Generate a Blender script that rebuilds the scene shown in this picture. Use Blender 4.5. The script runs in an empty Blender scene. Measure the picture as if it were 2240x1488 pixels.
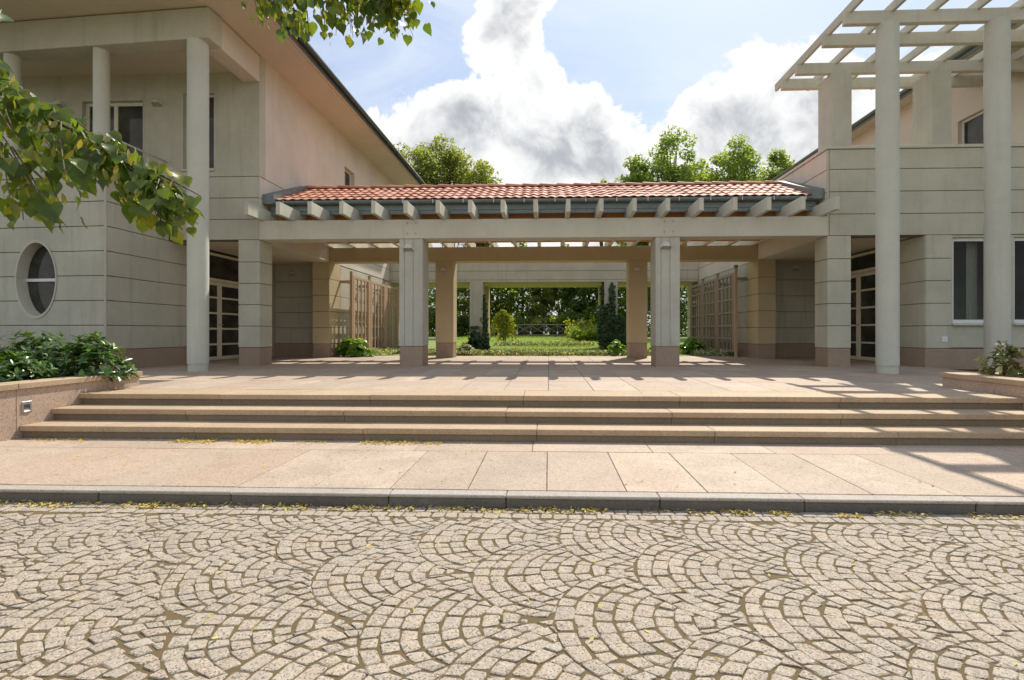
import bpy, math, random
import numpy as np
from mathutils import Vector, Matrix
R = math.radians
rnd = random.Random(7)
rng = np.random.default_rng(11)
sc = bpy.context.scene
col = sc.collection

# ------------------------------------------------------------------ camera
cam = bpy.data.cameras.new('camera'); camo = bpy.data.objects.new('camera', cam); col.objects.link(camo)
YAW = math.atan(39.6 / 1080)
camo.location = (0, 0, 1.30); camo.rotation_euler = (R(90), 0, YAW)
cam.sensor_width = 36; cam.lens = 36 * 1080 / 2240
cam.shift_x = -40.4 / 2240; cam.shift_y = -17 / 2240
cam.clip_start = 0.05; cam.clip_end = 2000
sc.camera = camo
# ------------------------------------------------------------------ light, exposure
SUN = Vector((.30, .72, 1.0)).normalized()
sun_el = math.asin(SUN.z); sun_az = math.atan2(SUN.x, SUN.y)
sl = bpy.data.lights.new('sun', 'SUN'); sl.energy = 4.0; sl.angle = R(.55); sl.color = (1, .93, .82)
so = bpy.data.objects.new('sun', sl); col.objects.link(so); so.location = (20, 40, 60)
so.rotation_euler = (-SUN).to_track_quat('-Z', 'Y').to_euler()
sc.view_settings.view_transform = 'Standard'; sc.view_settings.look = 'None'
sc.view_settings.exposure = 0.42; sc.view_settings.gamma = 1.0; sc.view_settings.use_curve_mapping = False
sc.cycles.max_bounces = 8; sc.cycles.diffuse_bounces = 5; sc.cycles.transparent_max_bounces = 8
sc.cycles.sample_clamp_indirect = 6


class NT:
    """small helper for node trees"""
    def __init__(s, tree): s.t = tree; s.n = tree.nodes; s.l = tree.links
    def new(s, kind, **kw):
        n = s.n.new(kind)
        for k, v in kw.items(): setattr(n, k, v)
        return n
    def put(s, sock, v):
        if isinstance(v, bpy.types.NodeSocket): s.l.new(v, sock)
        elif v is not None: sock.default_value = v
    def math(s, op, a, b=None, c=None, clamp=False):
        n = s.new('ShaderNodeMath', operation=op, use_clamp=clamp)
        s.put(n.inputs[0], a); s.put(n.inputs[1], b); s.put(n.inputs[2], c)
        return n.outputs[0]
    def vmath(s, op, a, b=None):
        n = s.new('ShaderNodeVectorMath', operation=op)
        s.put(n.inputs[0], a); s.put(n.inputs[1], b)
        return n.outputs['Value'] if op in ('DISTANCE', 'LENGTH', 'DOT_PRODUCT') else n.outputs['Vector']
    def noise(s, vec, scale, detail=4, rough=.55, dist=0, out='Fac'):
        n = s.new('ShaderNodeTexNoise'); s.put(n.inputs['Vector'], vec)
        n.inputs['Scale'].default_value = scale; n.inputs['Detail'].default_value = detail
        n.inputs['Roughness'].default_value = rough; n.inputs['Distortion'].default_value = dist
        return n.outputs[out]
    def rng(s, v, a, b, c=0, d=1, smooth=True):
        n = s.new('ShaderNodeMapRange', interpolation_type='SMOOTHSTEP' if smooth else 'LINEAR')
        s.put(n.inputs[0], v)
        for i, q in enumerate((a, b, c, d)): n.inputs[i + 1].default_value = q
        return n.outputs[0]
    def mix(s, f, a, b, mode='MIX'):
        n = s.new('ShaderNodeMix', data_type='RGBA', blend_type=mode)
        s.put(n.inputs[0], f)
        s.put(n.inputs[6], a if isinstance(a, bpy.types.NodeSocket) else (*a, 1))
        s.put(n.inputs[7], b if isinstance(b, bpy.types.NodeSocket) else (*b, 1))
        return n.outputs[2]


# ------------------------------------------------------------------ sky: blue air with piled cumulus and thin high cloud
w = bpy.data.worlds.new('World'); sc.world = w; w.use_nodes = True
T = NT(w.node_tree); T.n.clear()
sky = T.new('ShaderNodeTexSky', sky_type='NISHITA'); sky.sun_disc = False
sky.sun_elevation = sun_el; sky.sun_rotation = sun_az; sky.air_density = 1.0; sky.dust_density = 1.2; sky.ozone_density = 1.5
d = T.vmath('NORMALIZE', T.new('ShaderNodeTexCoord').outputs['Generated'])
wob = T.noise(d, 2.2, 3, .5, out='Color')
dv = T.vmath('ADD', d, T.vmath('MULTIPLY', T.vmath('SUBTRACT', wob, (.5, .5, .5)), (.10, .10, .10)))
n1 = T.math('ADD', T.math('MULTIPLY', T.noise(dv, 3.0, 5, .5, .2), .60), T.math('MULTIPLY', T.noise(dv, 8.5, 10, .62, .35), .40))
sep = T.new('ShaderNodeSeparateXYZ'); T.l.new(d, sep.inputs[0])
bias = T.rng(sep.outputs[2], .30, .53, .20, -.05)
def bump(v, amp, rad):
    global bias
    c = Vector(v).normalized()
    q = T.vmath('DISTANCE', d, tuple(c))
    bias = T.math('ADD', bias, T.math('MULTIPLY', T.rng(q, 0, rad, 1, 0), amp))
bump((-.085, 1, .64), .17, .15); bump((-.02, 1, .48), .13, .24); bump((-.26, 1, .42), .08, .2); bump((.44, 1, .52), .17, .25)
bump((-.40, 1, .60), -.12, .26); bump((.20, 1, .60), -.12, .22)
den = T.math('SUBTRACT', T.math('ADD', n1, bias), .585)
alpha = T.rng(den, -.006, .028)
core = T.rng(den, .035, .20)
fine = T.noise(dv, 9.0, 8, .6, .3)
shade = T.math('MULTIPLY', core, T.rng(fine, .34, .60, .25, 1.0))
cloudc = T.mix(shade, (8.2, 8.2, 8.15), (3.7, 3.9, 4.2))
veil = T.rng(T.noise(T.vmath('MULTIPLY', d, (1.0, 2.6, 3.2)), 2.3, 7, .62, .6), .34, .72, .38, .85)
blue = T.mix(1.0, sky.outputs[0], (.86, .98, 1.12), 'MULTIPLY')
base = T.mix(veil, blue, (6.2, 6.8, 7.6))
skyc = T.mix(alpha, base, cloudc)
bg = T.new('ShaderNodeBackground'); T.l.new(skyc, bg.inputs[0]); bg.inputs[1].default_value = .10
T.l.new(bg.outputs[0], T.new('ShaderNodeOutputWorld').inputs[0])


# ------------------------------------------------------------------ materials
def mat_base(name):
    m = bpy.data.materials.new(name); m.use_nodes = True
    t = NT(m.node_tree); t.n.clear()
    p = t.new('ShaderNodeBsdfPrincipled'); o = t.new('ShaderNodeOutputMaterial')
    t.l.new(p.outputs[0], o.inputs[0])
    return m, t, p, o
def setbump(t, p, h, strength, dist):
    b = t.new('ShaderNodeBump'); b.inputs['Strength'].default_value = strength; b.inputs['Distance'].default_value = dist
    t.l.new(h, b.inputs['Height']); t.l.new(b.outputs[0], p.inputs['Normal'])
def pos(t): return t.new('ShaderNodeNewGeometry').outputs['Position']
def piece(t):
    a = t.new('ShaderNodeObjectInfo').outputs['Random']; b = t.new('ShaderNodeNewGeometry').outputs['Random Per Island']
    return t.math('FRACT', t.math('ADD', a, b))
def sc3(c, k): return tuple(x * k for x in c)

def plaster(name, c, grain=.35, vary=.10, streak=.10):
    m, t, p, o = mat_base(name); P = pos(t)
    big = t.noise(P, .9, 5, .6); mid = t.noise(P, 9, 4, .6); fine = t.noise(P, 95, 3, .7)
    st = t.noise(t.vmath('MULTIPLY', P, (3.0, 3.0, .22)), 1.6, 5, .65)
    cc = t.mix(t.rng(big, .3, .7), sc3(c, 1 - vary), sc3(c, 1 + vary * .6))
    cc = t.mix(t.math('MULTIPLY', t.rng(st, .5, .78), streak * 2.2), cc, sc3(c, .62))
    cc = t.mix(t.math('MULTIPLY', t.rng(fine, .35, .66), grain), cc, sc3(c, .66))
    cc = t.mix(t.math('MULTIPLY', t.rng(mid, .3, .7), .10), cc, sc3(c, 1.25))
    cc = t.mix(t.math('MULTIPLY', piece(t), .17), cc, sc3(c, .72))
    t.l.new(cc, p.inputs['Base Color']); p.inputs['Roughness'].default_value = .92; p.inputs['Specular IOR Level'].default_value = .25
    setbump(t, p, t.math('ADD', fine, t.math('MULTIPLY', mid, .4)), .45, .006)
    return m
def stone(name, c, c2, speck=.5, rough=.75, fine_scale=170, stain=(.18, .13, .08), stain_amt=.35, bmp=.3, pv=.35):
    m, t, p, o = mat_base(name); P = pos(t)
    big = t.noise(P, 1.7, 6, .62, .5); mid = t.noise(P, 14, 4, .6); f1 = t.noise(P, fine_scale, 2, .6)
    vor = t.new('ShaderNodeTexVoronoi'); vor.inputs['Scale'].default_value = fine_scale * .8; t.l.new(P, vor.inputs['Vector'])
    cell = t.new('ShaderNodeSeparateColor'); t.l.new(vor.outputs['Color'], cell.inputs[0])
    r = piece(t)
    cc = t.mix(t.rng(big, .32, .68), c, c2)
    cc = t.mix(t.math('MULTIPLY', r, pv), cc, sc3(c, .68))
    cc = t.mix(t.math('MULTIPLY', t.math('FRACT', t.math('MULTIPLY', r, 7.31)), pv * .9), cc, (c[0] * 1.18, c[1] * 1.0, c[2] * .86))
    cc = t.mix(t.math('MULTIPLY', t.rng(t.math('FRACT', t.math('MULTIPLY', r, 3.77)), .7, 1.0), pv * .8), cc, (c[0] * .72, c[1] * .76, c[2] * .80))
    cc = t.mix(t.math('MULTIPLY', t.rng(cell.outputs[0], .68, .9), speck), cc, sc3(c, .35))
    cc = t.mix(t.math('MULTIPLY', t.rng(cell.outputs[1], .72, .95), speck * .7), cc, sc3(c, 1.55))
    cc = t.mix(t.math('MULTIPLY', t.rng(t.noise(P, 3.3, 7, .7, .8), .54, .8), stain_amt), cc, stain)
    cc = t.mix(t.math('MULTIPLY', t.rng(mid, .3, .7), .12), cc, sc3(c, 1.3))
    t.l.new(cc, p.inputs['Base Color']); p.inputs['Roughness'].default_value = rough
    setbump(t, p, t.math('ADD', f1, t.math('MULTIPLY', mid, .6)), bmp, .004)
    return m
def plain(name, c, rough=.5, metal=0, spec=.5, vary=.06, scale=6, bmp=0):
    m, t, p, o = mat_base(name); P = pos(t)
    n = t.noise(P, scale, 5, .6)
    t.l.new(t.mix(t.rng(n, .3, .7), sc3(c, 1 - vary), sc3(c, 1 + vary)), p.inputs['Base Color'])
    p.inputs['Roughness'].default_value = rough; p.inputs['Metallic'].default_value = metal; p.inputs['Specular IOR Level'].default_value = spec
    if bmp: setbump(t, p, t.noise(P, scale * 12, 3), bmp, .003)
    return m
def wood(name, c, c2, axis=(1, 1, 1)):
    m, t, p, o = mat_base(name); P = pos(t)
    n = t.noise(t.vmath('MULTIPLY', P, axis), 30, 5, .6, 1.2)
    cc = t.mix(t.rng(n, .3, .7), c, c2)
    cc = t.mix(t.math('MULTIPLY', piece(t), .35), cc, sc3(c, .6))
    t.l.new(cc, p.inputs['Base Color']); p.inputs['Roughness'].default_value = .75
    setbump(t, p, n, .25, .003)
    return m
def leafmat(name, cols, rough=.45, trans=.35, spec=.5):
    m, t, p, o = mat_base(name)
    r = piece(t)
    ramp = t.new('ShaderNodeValToRGB'); ramp.color_ramp.interpolation = 'LINEAR'
    e = ramp.color_ramp.elements
    while len(e) < len(cols): e.new(.5)
    for i, c in enumerate(cols): e[i].position = i / (len(cols) - 1); e[i].color = (*c, 1)
    t.l.new(r, ramp.inputs[0])
    cc = t.mix(t.math('MULTIPLY', t.rng(t.noise(pos(t), 14, 3), .35, .65), .25), ramp.outputs[0], sc3(cols[0], .7))
    t.l.new(cc, p.inputs['Base Color']); p.inputs['Roughness'].default_value = rough; p.inputs['Specular IOR Level'].default_value = spec
    tr = t.new('ShaderNodeBsdfTranslucent')
    t.l.new(t.mix(1.0, cc, (1.9, 1.75, .55), 'MULTIPLY'), tr.inputs[0])
    mx = t.new('ShaderNodeMixShader'); mx.inputs[0].default_value = trans
    t.l.new(p.outputs[0], mx.inputs[1]); t.l.new(tr.outputs[0], mx.inputs[2]); t.l.new(mx.outputs[0], o.inputs[0])
    return m
def glassmat(name, c=(.030, .030, .024)):
    m, t, p, o = mat_base(name)
    n = t.noise(pos(t), 1.3, 5, .6, .6)
    t.l.new(t.mix(t.rng(n, .35, .7), c, sc3(c, 2.6)), p.inputs['Base Color'])
    p.inputs['Roughness'].default_value = .05; p.inputs['Specular IOR Level'].default_value = .22
    return m

M = {}
M['wall'] = plaster('grey_beige_render', (.545, .53, .425), .42, .14, .30)
M['wallpink'] = plaster('pinkish_render', (.69, .615, .515), .25, .10, .12)
M['smooth'] = plaster('smooth_painted_concrete', (.59, .57, .465), .18, .09, .2)
M['column'] = plaster('round_column_paint', (.58, .585, .495), .28, .08, .16)
M['pillar'] = plaster('pillar_render', (.535, .525, .44), .35, .13, .24)
M['cream'] = plaster('bounce_warmed_paint', (.52, .44, .27), .15, .06, .08)  # same paint as the front, yellowed to hold the warm bounced light
M['soffit'] = plaster('soffit_paint', (.63, .56, .45), .10, .05, .03)
M['core'] = plain('joint_dark_render', (.20, .17, .13), .95)
M['plinth'] = stone('brown_granite_plinth', (.32, .24, .175), (.37, .275, .195), .45, .7, 120, pv=.15)
M['slab'] = stone('pink_granite_slab', (.40, .315, .24), (.54, .435, .335), .55, .7, 130, (.25, .16, .095), .65, .35, .5)
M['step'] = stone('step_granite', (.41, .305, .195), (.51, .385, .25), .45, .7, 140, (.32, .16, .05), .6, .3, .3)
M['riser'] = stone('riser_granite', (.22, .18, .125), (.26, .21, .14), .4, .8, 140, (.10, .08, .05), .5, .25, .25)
M['planter'] = stone('planter_granite', (.46, .34, .26), (.50, .38, .29), .55, .7, 110, (.22, .15, .10), .35, .3, .15)
M['kerbtop'] = stone('sunlit_kerb_granite', (.37, .335, .29), (.43, .39, .33), .5, .75, 160, (.15, .12, .09), .4, .3, .3)  # kerb granite made paler, sunlight on the top put into the colour
M['kerb'] = stone('shaded_granite_kerb', (.115, .105, .09), (.165, .148, .125), .5, .75, 150, (.06, .055, .045), .6, .3, .25)  # kerb granite darkened for the shade on its face, plus dirt
M['cobble'] = stone('grey_granite_cobble', (.365, .315, .25), (.43, .37, .29), .95, .8, 190, (.22, .16, .10), .45, .8, .45)
def bedmat(name, a, b, c):
    m, t, p, o = mat_base(name); P = pos(t)
    cc = t.mix(t.rng(t.noise(P, 7, 6, .7), .35, .65), a, b)
    cc = t.mix(t.rng(t.noise(P, 19, 4, .7), .58, .72), cc, c)
    t.l.new(cc, p.inputs['Base Color']); p.inputs['Roughness'].default_value = .95
    setbump(t, p, t.noise(P, 160, 4, .7), .7, .01)
    return m
M['bed'] = bedmat('sandy_joint_soil', (.16, .108, .048), (.125, .098, .04), (.20, .10, .042))
M['joint'] = plain('dark_joint_mortar', (.12, .10, .08), .95)
M['soil'] = bedmat('planter_soil', (.06, .045, .03), (.09, .065, .045), (.12, .09, .06))
M['lawn'] = bedmat('lawn_turf', (.16, .21, .045), (.20, .25, .055), (.23, .26, .07))
M['ground'] = bedmat('bare_ground', (.14, .14, .07), (.10, .12, .05), (.16, .14, .10))
M['zinc'] = plain('zinc_sheet', (.17, .20, .19), .5, .3, .5, .12, 5)
M['darkzinc'] = plain('dark_zinc_gutter', (.13, .14, .14), .4, .5, .5, .12, 5)
M['timber'] = wood('orange_roof_timber', (.78, .40, .14), (.66, .30, .09), (.1, 1, 1))
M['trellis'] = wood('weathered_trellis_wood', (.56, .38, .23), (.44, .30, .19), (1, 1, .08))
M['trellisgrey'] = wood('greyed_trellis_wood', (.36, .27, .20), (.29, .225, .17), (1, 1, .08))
M['bridge'] = wood('bridge_timber', (.12, .10, .085), (.16, .14, .12), (.1, 1, 1))
M['bark'] = wood('tree_bark', (.11, .085, .06), (.07, .055, .04), (1, 1, .2))
M['twig'] = plain('young_twig', (.14, .11, .05), .7)
M['frame'] = plain('cream_window_frame', (.66, .62, .50), .45, 0, .5, .04)
M['whiteframe'] = plain('white_window_frame', (.70, .72, .70), .4, 0, .5, .03)
M['glass'] = glassmat('dark_window_glass')
def clearglass():
    m, t, p, o = mat_base('clear_window_pane')
    tr = t.new('ShaderNodeBsdfTransparent'); tr.inputs[0].default_value = (.80, .85, .81, 1)
    gl = t.new('ShaderNodeBsdfGlossy'); gl.inputs['Roughness'].default_value = .02
    fr = t.new('ShaderNodeFresnel'); fr.inputs[0].default_value = 1.5
    mx = t.new('ShaderNodeMixShader'); t.l.new(t.math('MULTIPLY', fr.outputs[0], .55), mx.inputs[0])
    t.l.new(tr.outputs[0], mx.inputs[1]); t.l.new(gl.outputs[0], mx.inputs[2]); t.l.new(mx.outputs[0], o.inputs[0])
    return m
M['clear'] = clearglass()
M['room'] = plain('dim_room_wall', (.32, .32, .27), .9)
M['curtain'] = plain('pale_curtain', (.42, .42, .37), .9)
M['lamp'] = plain('lamp_housing', (.62, .58, .50), .5)
M['lampglass'] = plain('lamp_diffuser', (.34, .32, .28), .35)
M['steel'] = plain('brushed_steel', (.42, .42, .43), .35, .7)
M['lit_recess'] = plain('pale_recess', (.72, .72, .70), .4)
M['bolt'] = plain('bolt_cap', (.40, .36, .30), .5)
def tilemat():
    m, t, p, o = mat_base('red_clay_tile'); P = pos(t); r = piece(t)
    cc = t.mix(r, (.42, .15, .085), (.60, .285, .18))
    cc = t.mix(t.math('MULTIPLY', t.rng(t.noise(P, 8, 5, .6), .4, .7), .35), cc, (.36, .135, .085))
    cc = t.mix(t.math('MULTIPLY', t.rng(t.noise(P, 30, 4, .65), .58, .75), .3), cc, (.30, .24, .18))
    t.l.new(cc, p.inputs['Base Color']); p.inputs['Roughness'].default_value = .66; p.inputs['Specular IOR Level'].default_value = .35
    setbump(t, p, t.noise(P, 90, 3), .2, .003)
    return m
M['tile'] = tilemat()
M['linden'] = leafmat('linden_leaf', [(0.062, 0.112, 0.029), (0.102, 0.166, 0.032), (0.152, 0.217, 0.032), (0.082, 0.136, 0.040), (0.266, 0.285, 0.029)], .38, 0.5)
M['bract'] = leafmat('linden_bract', [(.28, .26, .05), (.35, .33, .09)], .6, .4)
M['rhodo'] = leafmat('rhododendron_leaf', [(0.033, 0.083, 0.027), (0.053, 0.120, 0.030), (0.090, 0.180, 0.027), (0.150, 0.240, 0.030)], .28, 0.25, .6)
M['rustleaf'] = leafmat('reddish_shrub_leaf', [(.09, .13, .03), (.18, .12, .06), (.12, .20, .03), (.22, .16, .08)], .45, .3, .35)
M['ivy'] = leafmat('ivy_leaf', [(0.035, 0.076, 0.032), (0.054, 0.112, 0.040), (0.087, 0.158, 0.049)], .45, 0.2)
M['bush'] = leafmat('bright_bush_leaf', [(0.109, 0.218, 0.036), (0.182, 0.328, 0.046), (0.273, 0.400, 0.073)], .3, 0.45, .6)
M['cover'] = leafmat('variegated_cover_leaf', [(0.14, 0.19, 0.08), (0.32, 0.36, 0.22), (0.62, 0.62, 0.48), (0.10, 0.16, 0.06), (.5, .5, .36)], .5, 0.3)
M['willow'] = leafmat('yellow_weeping_leaf', [(.16, .20, .015), (.24, .27, .02), (.30, .30, .03)], .5, .45)
M['dark_tree'] = leafmat('dark_tree_leaf', [(0.070, 0.131, 0.052), (0.109, 0.179, 0.062), (0.158, 0.235, 0.073)], .5, 0.6)
M['mid_tree'] = leafmat('mid_tree_leaf', [(0.117, 0.184, 0.046), (0.167, 0.250, 0.054), (0.250, 0.316, 0.073), (0.133, 0.200, 0.065)], .5, 0.6)
M['olive_tree'] = leafmat('olive_tree_leaf', [(0.178, 0.231, 0.075), (0.223, 0.272, 0.091), (0.283, 0.304, 0.108), (0.149, 0.200, 0.066)], .5, 0.55)
M['birch'] = leafmat('birch_leaf', [(0.151, 0.233, 0.076), (0.217, 0.301, 0.094), (0.282, 0.346, 0.133)], .45, 0.6)
M['grass'] = leafmat('grass_blade', [(0.156, 0.281, 0.031), (0.218, 0.359, 0.040), (0.296, 0.406, 0.062)], .6, 0.5, .3)
M['litter'] = leafmat('dry_litter', [(0.567, 0.446, 0.108), (0.675, 0.567, 0.189), (0.405, 0.270, 0.095), (0.486, 0.459, 0.135)], .8, 0.2, .2)


# ------------------------------------------------------------------ object helpers
WL = {}
def ob(name, mesh, parent=None, loc=(0, 0, 0), rot=None):
    o = bpy.data.objects.new(name, mesh); col.objects.link(o)
    p = Vector(loc)
    if parent is not None:
        o.parent = parent; o.location = p - WL[parent.name]
    else: o.location = p
    if rot is not None: o.rotation_euler = rot
    WL[o.name] = p
    return o
def tag(o, label=None, cat=None, group=None, kind=None):
    if label: o['label'] = label
    if cat: o['category'] = cat
    if group: o['group'] = group
    if kind: o['kind'] = kind
    return o
def thing(name, loc, label, cat, group=None, kind=None):
    return tag(ob(name, None, None, loc), label, cat, group, kind)

class MB:
    def __init__(s, tf=None): s.v = []; s.f = []; s.tf = tf
    def add(s, vs, fs):
        b = len(s.v)
        if s.tf: vs = [s.tf(*p) for p in vs]
        s.v += [tuple(p) for p in vs]; s.f += [tuple(i + b for i in f) for f in fs]
        return s
    def box(s, x0, x1, y0, y1, z0, z1, c=0.0):
        if x0 > x1: x0, x1 = x1, x0
        if y0 > y1: y0, y1 = y1, y0
        lo = (x0, y0, z0); hi = (x1, y1, z1)
        if c <= 0:
            vs = [((x0, x1)[i & 1], (y0, y1)[i >> 1 & 1], (z0, z1)[i >> 2]) for i in range(8)]
            return s.add(vs, [(0, 2, 3, 1), (4, 5, 7, 6), (0, 1, 5, 4), (2, 6, 7, 3), (0, 4, 6, 2), (1, 3, 7, 5)])
        c = min(c, (x1 - x0) * .4, (y1 - y0) * .4, (z1 - z0) * .4)
        vs = []
        for i in range(8):
            b = (i & 1, i >> 1 & 1, i >> 2)
            for a in range(3):
                vs.append(tuple((hi[k] if b[k] else lo[k]) + (0 if k == a else (-c if b[k] else c)) for k in range(3)))
        return s.add(vs, CB)
    def cyl(s, p0, p1, r0, r1=None, n=12, cap=True):
        r1 = r0 if r1 is None else r1
        p0 = Vector(p0); p1 = Vector(p1); a = (p1 - p0).normalized()
        u = a.orthogonal().normalized(); v = a.cross(u)
        vs = []
        for p, r in ((p0, r0), (p1, r1)):
            for i in range(n):
                t = 2 * math.pi * i / n; vs.append(p + u * (r * math.cos(t)) + v * (r * math.sin(t)))
        fs = [(i, (i + 1) % n, n + (i + 1) % n, n + i) for i in range(n)]
        if cap: fs += [tuple(range(n - 1, -1, -1)), tuple(range(n, 2 * n))]
        return s.add(vs, fs)
    def tube(s, pts, rad, n=7):
        for i in range(len(pts) - 1):
            s.cyl(pts[i], pts[i + 1], rad[i], rad[i + 1], n, i == len(pts) - 2)
        return s
    def prism(s, poly, z0, z1):
        n = len(poly)
        vs = [(x, y, z0) for x, y in poly] + [(x, y, z1) for x, y in poly]
        return s.add(vs, [tuple(range(n - 1, -1, -1)), tuple(range(n, 2 * n))] + [(i, (i + 1) % n, n + (i + 1) % n, n + i) for i in range(n)])
    def mesh(s, name, m, smooth=False):
        me = bpy.data.meshes.new(name); me.from_pydata(s.v, [], s.f)
        if m is not None: me.materials.append(m)
        if smooth: me.polygons.foreach_set('use_smooth', [True] * len(me.polygons))
        me.update()
        return me
    def build(s, name, m, parent=None, smooth=False, loc=None):
        """with a parent the mesh is in world coordinates; a top-level mesh gets its origin at loc"""
        if parent is None and loc is not None:
            s.v = [(x - loc[0], y - loc[1], z - loc[2]) for x, y, z in s.v]
            return ob(name, s.mesh(name, m, smooth), None, loc)
        return ob(name, s.mesh(name, m, smooth), parent)
def _cb():
    idx = lambda b, a: ((b[0] | b[1] << 1 | b[2] << 2) * 3 + a)
    P = lambda b, a: [((1 if b[k] else -1) * (1 if k == a else .8)) for k in range(3)]
    fs = []
    def addf(items):
        pts = [Vector(P(*i)) for i in items]; c = sum(pts, Vector()) / len(pts)
        nrm = (pts[1] - pts[0]).cross(pts[2] - pts[1])
        f = [idx(*i) for i in items]
        fs.append(tuple(f if nrm.dot(c) > 0 else f[::-1]))
    for a in range(3):
        o = [k for k in range(3) if k != a]
        for sgn in (0, 1):
            it = []
            for q in ((0, 0), (1, 0), (1, 1), (0, 1)):
                b = [0, 0, 0]; b[a] = sgn; b[o[0]] = q[0]; b[o[1]] = q[1]; it.append((tuple(b), a))
            addf(it)
        for q in ((0, 0), (1, 0), (1, 1), (0, 1)):
            b0 = [0, 0, 0]; b0[o[0]] = q[0]; b0[o[1]] = q[1]; b1 = list(b0); b1[a] = 1
            b0 = tuple(b0); b1 = tuple(b1)
            addf([(b0, o[0]), (b1, o[0]), (b1, o[1]), (b0, o[1])])
    for i in range(8):
        b = (i & 1, i >> 1 & 1, i >> 2); addf([(b, 0), (b, 1), (b, 2)])
    return fs
CB = _cb()
def face_tf(p0, u, n):
    """local (along the face, out of the face, up) -> world"""
    return lambda a, b, z: (p0[0] + u[0] * a + n[0] * b, p0[1] + u[1] * a + n[1] * b, z)

Z0 = .45                                                     # terrace level
LV = [.91 + .545 * i for i in range(10)]                     # joint levels of the rendered walls
YF = 12.30; XL = -7.35; XR = 6.80
GAP = .008
def panels(parent, p0, u, n, spans, levels, m, proud=.022, name='panel', a_in=0.0):
    """one slab of render for each course between the joints; spans: (a0,a1) or function of course -> list of spans"""
    for i in range(len(levels) - 1):
        z0, z1 = levels[i] + GAP, levels[i + 1] - GAP
        for a0, a1 in (spans(i) if callable(spans) else spans):
            MB(face_tf(p0, u, n)).box(a0 + a_in, a1 - a_in, -.02, proud, z0, z1, .006).build(name, m, parent)
def holes(mb, L0, L1, z0, z1, b0, b1, ops):
    """wall slab from a=L0..L1 with rectangular openings (a0,a1,z0,z1)"""
    xs = sorted({L0, L1, *[o[0] for o in ops], *[o[1] for o in ops]})
    for i in range(len(xs) - 1):
        xm = (xs[i] + xs[i + 1]) / 2
        cuts = sorted([(o[2], o[3]) for o in ops if o[0] < xm < o[1]])
        z = z0
        for c0, c1 in cuts:
            if c0 > z: mb.box(xs[i], xs[i + 1], b0, b1, z, c0)
            z = c1
        if z < z1: mb.box(xs[i], xs[i + 1], b0, b1, z, z1)
    return mb
def window(parent, p0, u, n, a0, a1, z0, z1, m, rec=.10, bars_v=(), bars_h=(), fw=.06, sill=True, name='window', glass='glass'):
    """glazing set back in an opening: pane, frame, sill"""
    tf = face_tf(p0, u, n)
    pane = MB(tf)
    if glass == 'clear': pane.add([(a0 + .01, -rec - .02, z0 + .01), (a1 - .01, -rec - .02, z0 + .01), (a1 - .01, -rec - .02, z1 - .01), (a0 + .01, -rec - .02, z1 - .01)], [(0, 1, 2, 3)])
    else: pane.box(a0 + .01, a1 - .01, -rec - .03, -rec - .012, z0 + .01, z1 - .01)
    pane = pane.build(name, M[glass], parent)
    fr = MB(tf)
    fr.box(a0, a0 + fw, -rec - .04, -rec + .02, z0, z1, .006).box(a1 - fw, a1, -rec - .04, -rec + .02, z0, z1, .006)
    fr.box(a0 + fw, a1 - fw, -rec - .04, -rec + .02, z0, z0 + fw, .006).box(a0 + fw, a1 - fw, -rec - .04, -rec + .02, z1 - fw, z1, .006)
    for a in bars_v: fr.box(a - fw * .55, a + fw * .55, -rec - .04, -rec + .022, z0 + fw, z1 - fw, .005)
    for z in bars_h: fr.box(a0 + fw, a1 - fw, -rec - .038, -rec + .017, z - fw * .5, z + fw * .5, .005)
    fr.build('frame', m, pane)
    if sill: MB(tf).box(a0 - .03, a1 + .03, -rec + .02, .05, z0 - .06, z0 - .004, .01).build('sill', M['smooth'], pane)
    return pane

# ================================================================== ground
s = tag(MB().box(-400, 400, -300, 500, -.9, -.25).build('ground', M['ground']), kind='structure')
street = tag(MB().box(-40, 40, -20, 3.93, -.24, -.1092).build('street', M['bed']), kind='structure')
# lawn rising gently towards the footbridge
lw = MB(); NX, NY = 40, 60
def lz(y): return .43 + max(0, y - 17.8) * .0115
for j in range(NY + 1):
    for i in range(NX + 1):
        x = -60 + 120 * i / NX; y = 17.72 + 130 * (j / NY) ** 1.6
        lw.v.append((x, y, lz(y) + (0 if j == 0 else .02 * math.sin(x * 1.3 + y * .7))))
for j in range(NY):
    for i in range(NX):
        a = j * (NX + 1) + i; lw.f.append((a, a + 1, a + NX + 2, a + NX + 1))
lawn = tag(lw.build('lawn', M['lawn'], smooth=True), kind='structure')

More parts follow.
